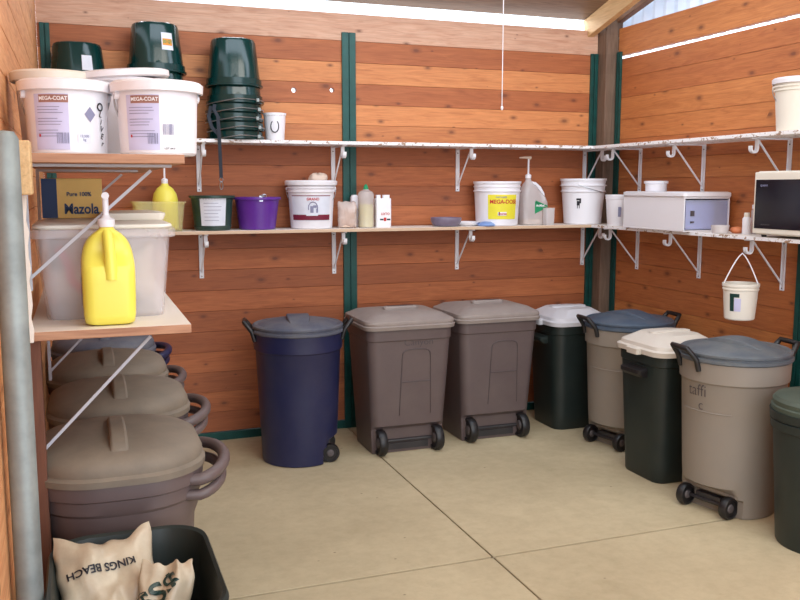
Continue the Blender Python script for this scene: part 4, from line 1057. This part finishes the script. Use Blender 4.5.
# contents: pink hose and white folded things seen through the wall
m = MB(); pts = [(-.120 + .03 * math.sin(k * .25), -.178 + .003 * k, .20 - .012 * k + .0 * k) if k < 8 else (-.120 + .03 * math.sin(2) + .012 * (k - 7), -.157, .104 - .010 * (k - 7)) for k in range(15)]
m.tube(pts, .012, 8); o = m.build('hose', 'pink', smooth=60, loc=(.058, 2.79, 1.232)); o.name = 'pink_hose'; tag(o, 'curved pink rubber hose inside the frosted storage tub', 'hose')
o = crumple('plastic_bag', 'crumpled white plastic bag inside the frosted storage tub', 'bag', (.12, 2.84, 1.335), (.17, .18, .17), ['lump'], 15.5)
o.name = 'crumpled_bag'
# white flat tray on top of tub
m = MB(); m.loft([rrect(.17, .25, .02, 0), rrect(.18, .26, .02, .014), rrect(.18, .26, .02, .020), rrect(.1, .2, .02, .024)]); o = m.build('flat_tray', 'cream_pl', smooth=35, loc=(.155, 2.85, 1.232 + .270)); tag(o, 'cream flat lidded tray lying on the frosted storage tub', 'tray')

# yellow jug with pump
t = thing('yellow_jug', 'bright yellow plastic jug with moulded handle and white pump, front of the left lower shelf', 'jug', (.067, 2.47, 1.232))
def ysec(w, d, z, r=.03, cx=0, cy=0): return rrect(w, d, min(r, w * .45, d * .45), z, 6, cx, cy)
m = MB()
m.loft([ysec(.125, .10, 0), ysec(.135, .11, .008), ysec(.138, .112, .13, .032), ysec(.138, .108, .160, .032), ysec(.134, .070, .185, .03, 0, .018), ysec(.122, .056, .212, .026, 0, .018), ysec(.096, .05, .235, .024, 0, .012), ysec(.055, .045, .252, .02), ysec(.036, .036, .256, .017), ysec(.036, .036, .268, .017)])
m.build('body', 'yellow_pl', t, smooth=50, subsurf=1)
m = MB(); m.tube([(.006, -.042, .125), (.006, -.044, .150), (.005, -.040, .190), (.003, -.028, .225), (.0, -.012, .250)], [.020, .018, .015, .015, .013], 12); m.build('handle', 'yellow_pl', t, smooth=70)
m = MB(); m.box(-.0705, -.02, .055, -.069, .02, .13); m.build('label', 'ink_dim', t, smooth=0)
m = MB(); m.lathe([(.021, .262), (.022, .266), (.022, .282), (.012, .288), (.010, .292), (.008, .294), (.008, .345)], 24); pc = m.build('pump_collar', 'white_pl', t, smooth=40)
m = MB(); m.tube([(0, -.012, .345), (0, 0, .347), (0, .03, .347), (0, .055, .343)], [.010, .009, .007, .005], 10); m.build('pump_nozzle', 'white_pl', pc, smooth=60)

# ceiling lamp and pull cord (lamp is above the frame)
lx, ly = 2.013, 4.0; zc = zr0(ly)
t = thing('ceiling_lamp', 'bare round ceiling bulb holder with a long white pull cord', 'ceiling lamp', (lx, ly, zc))
m = MB(); m.lathe([(.055, 0), (.055, -.02), (.03, -.035), (.025, -.06)], 24); m.build('lamp_holder', 'white_pl', t, smooth=40)
m = MB(); m.tube([(.0, -.0, -.03), (.0, 0, -(zc - 2.0))], .0022, 6); m.build('pull_cord', 'white_pl', t)
m = MB(); m.lathe([(.001, -(zc - 2.004)), (.006, -(zc - 2.0)), (.007, -(zc - 1.99)), (.003, -(zc - 1.982))], 12); m.build('cord_knob', 'white_pl', t)

# ------------------------------------------------------------------ light
w = bpy.data.worlds.new('World'); scene.world = w; w.use_nodes = True; nt = w.node_tree
bg = nt.nodes['Background']; bg.inputs[0].default_value = (0.80, 0.90, 1.0, 1); bg.inputs[1].default_value = 2.6
def area(name, loc, target, sx, sy, power, col):
    l = bpy.data.lights.new(name, 'AREA'); l.shape = 'RECTANGLE'; l.size = sx; l.size_y = sy; l.energy = power; l.color = col
    o = bpy.data.objects.new(name, l); COL.objects.link(o); o.location = loc
    o.rotation_euler = (Vector(target) - Vector(loc)).to_track_quat('-Z', 'Y').to_euler(); return o
area('doorway_daylight', (1.6, -0.5, 2.0), (1.8, 5, 1.0), 3.2, 2.2, 26, (0.98, 0.97, 1.0))
area('skylight', (1.75, 4.25, 2.98), (1.85, 4.75, 0.0), 3.0, 0.7, 36, (0.74, 0.86, 1.0))
area('roof_light_near_door', (1.9, 1.7, 3.4), (2.0, 2.9, 0.0), 2.4, 1.2, 58, (1.0, 0.94, 0.84))
area('eave_gap_daylight', (1.9, 5.62, 2.80), (1.9, 4.2, 1.6), 3.4, 0.12, 10, (0.88, 0.93, 1.0))

# ------------------------------------------------------------------ camera
cam = bpy.data.cameras.new('Camera'); co = bpy.data.objects.new('Camera', cam); COL.objects.link(co)
F = 870.0; cam.sensor_width = 36; cam.lens = F / 800 * 36; cam.clip_start = 0.05
co.location = (0, 0, 1.6)
co.rotation_euler = (PI / 2 - math.atan(113 / F), 0, -math.atan(322 / 877.0))
scene.camera = co
vs_ = scene.view_settings; vs_.view_transform = 'Standard'; vs_.look = 'None'; vs_.exposure = 0.0; vs_.gamma = 1.0; vs_.use_curve_mapping = False
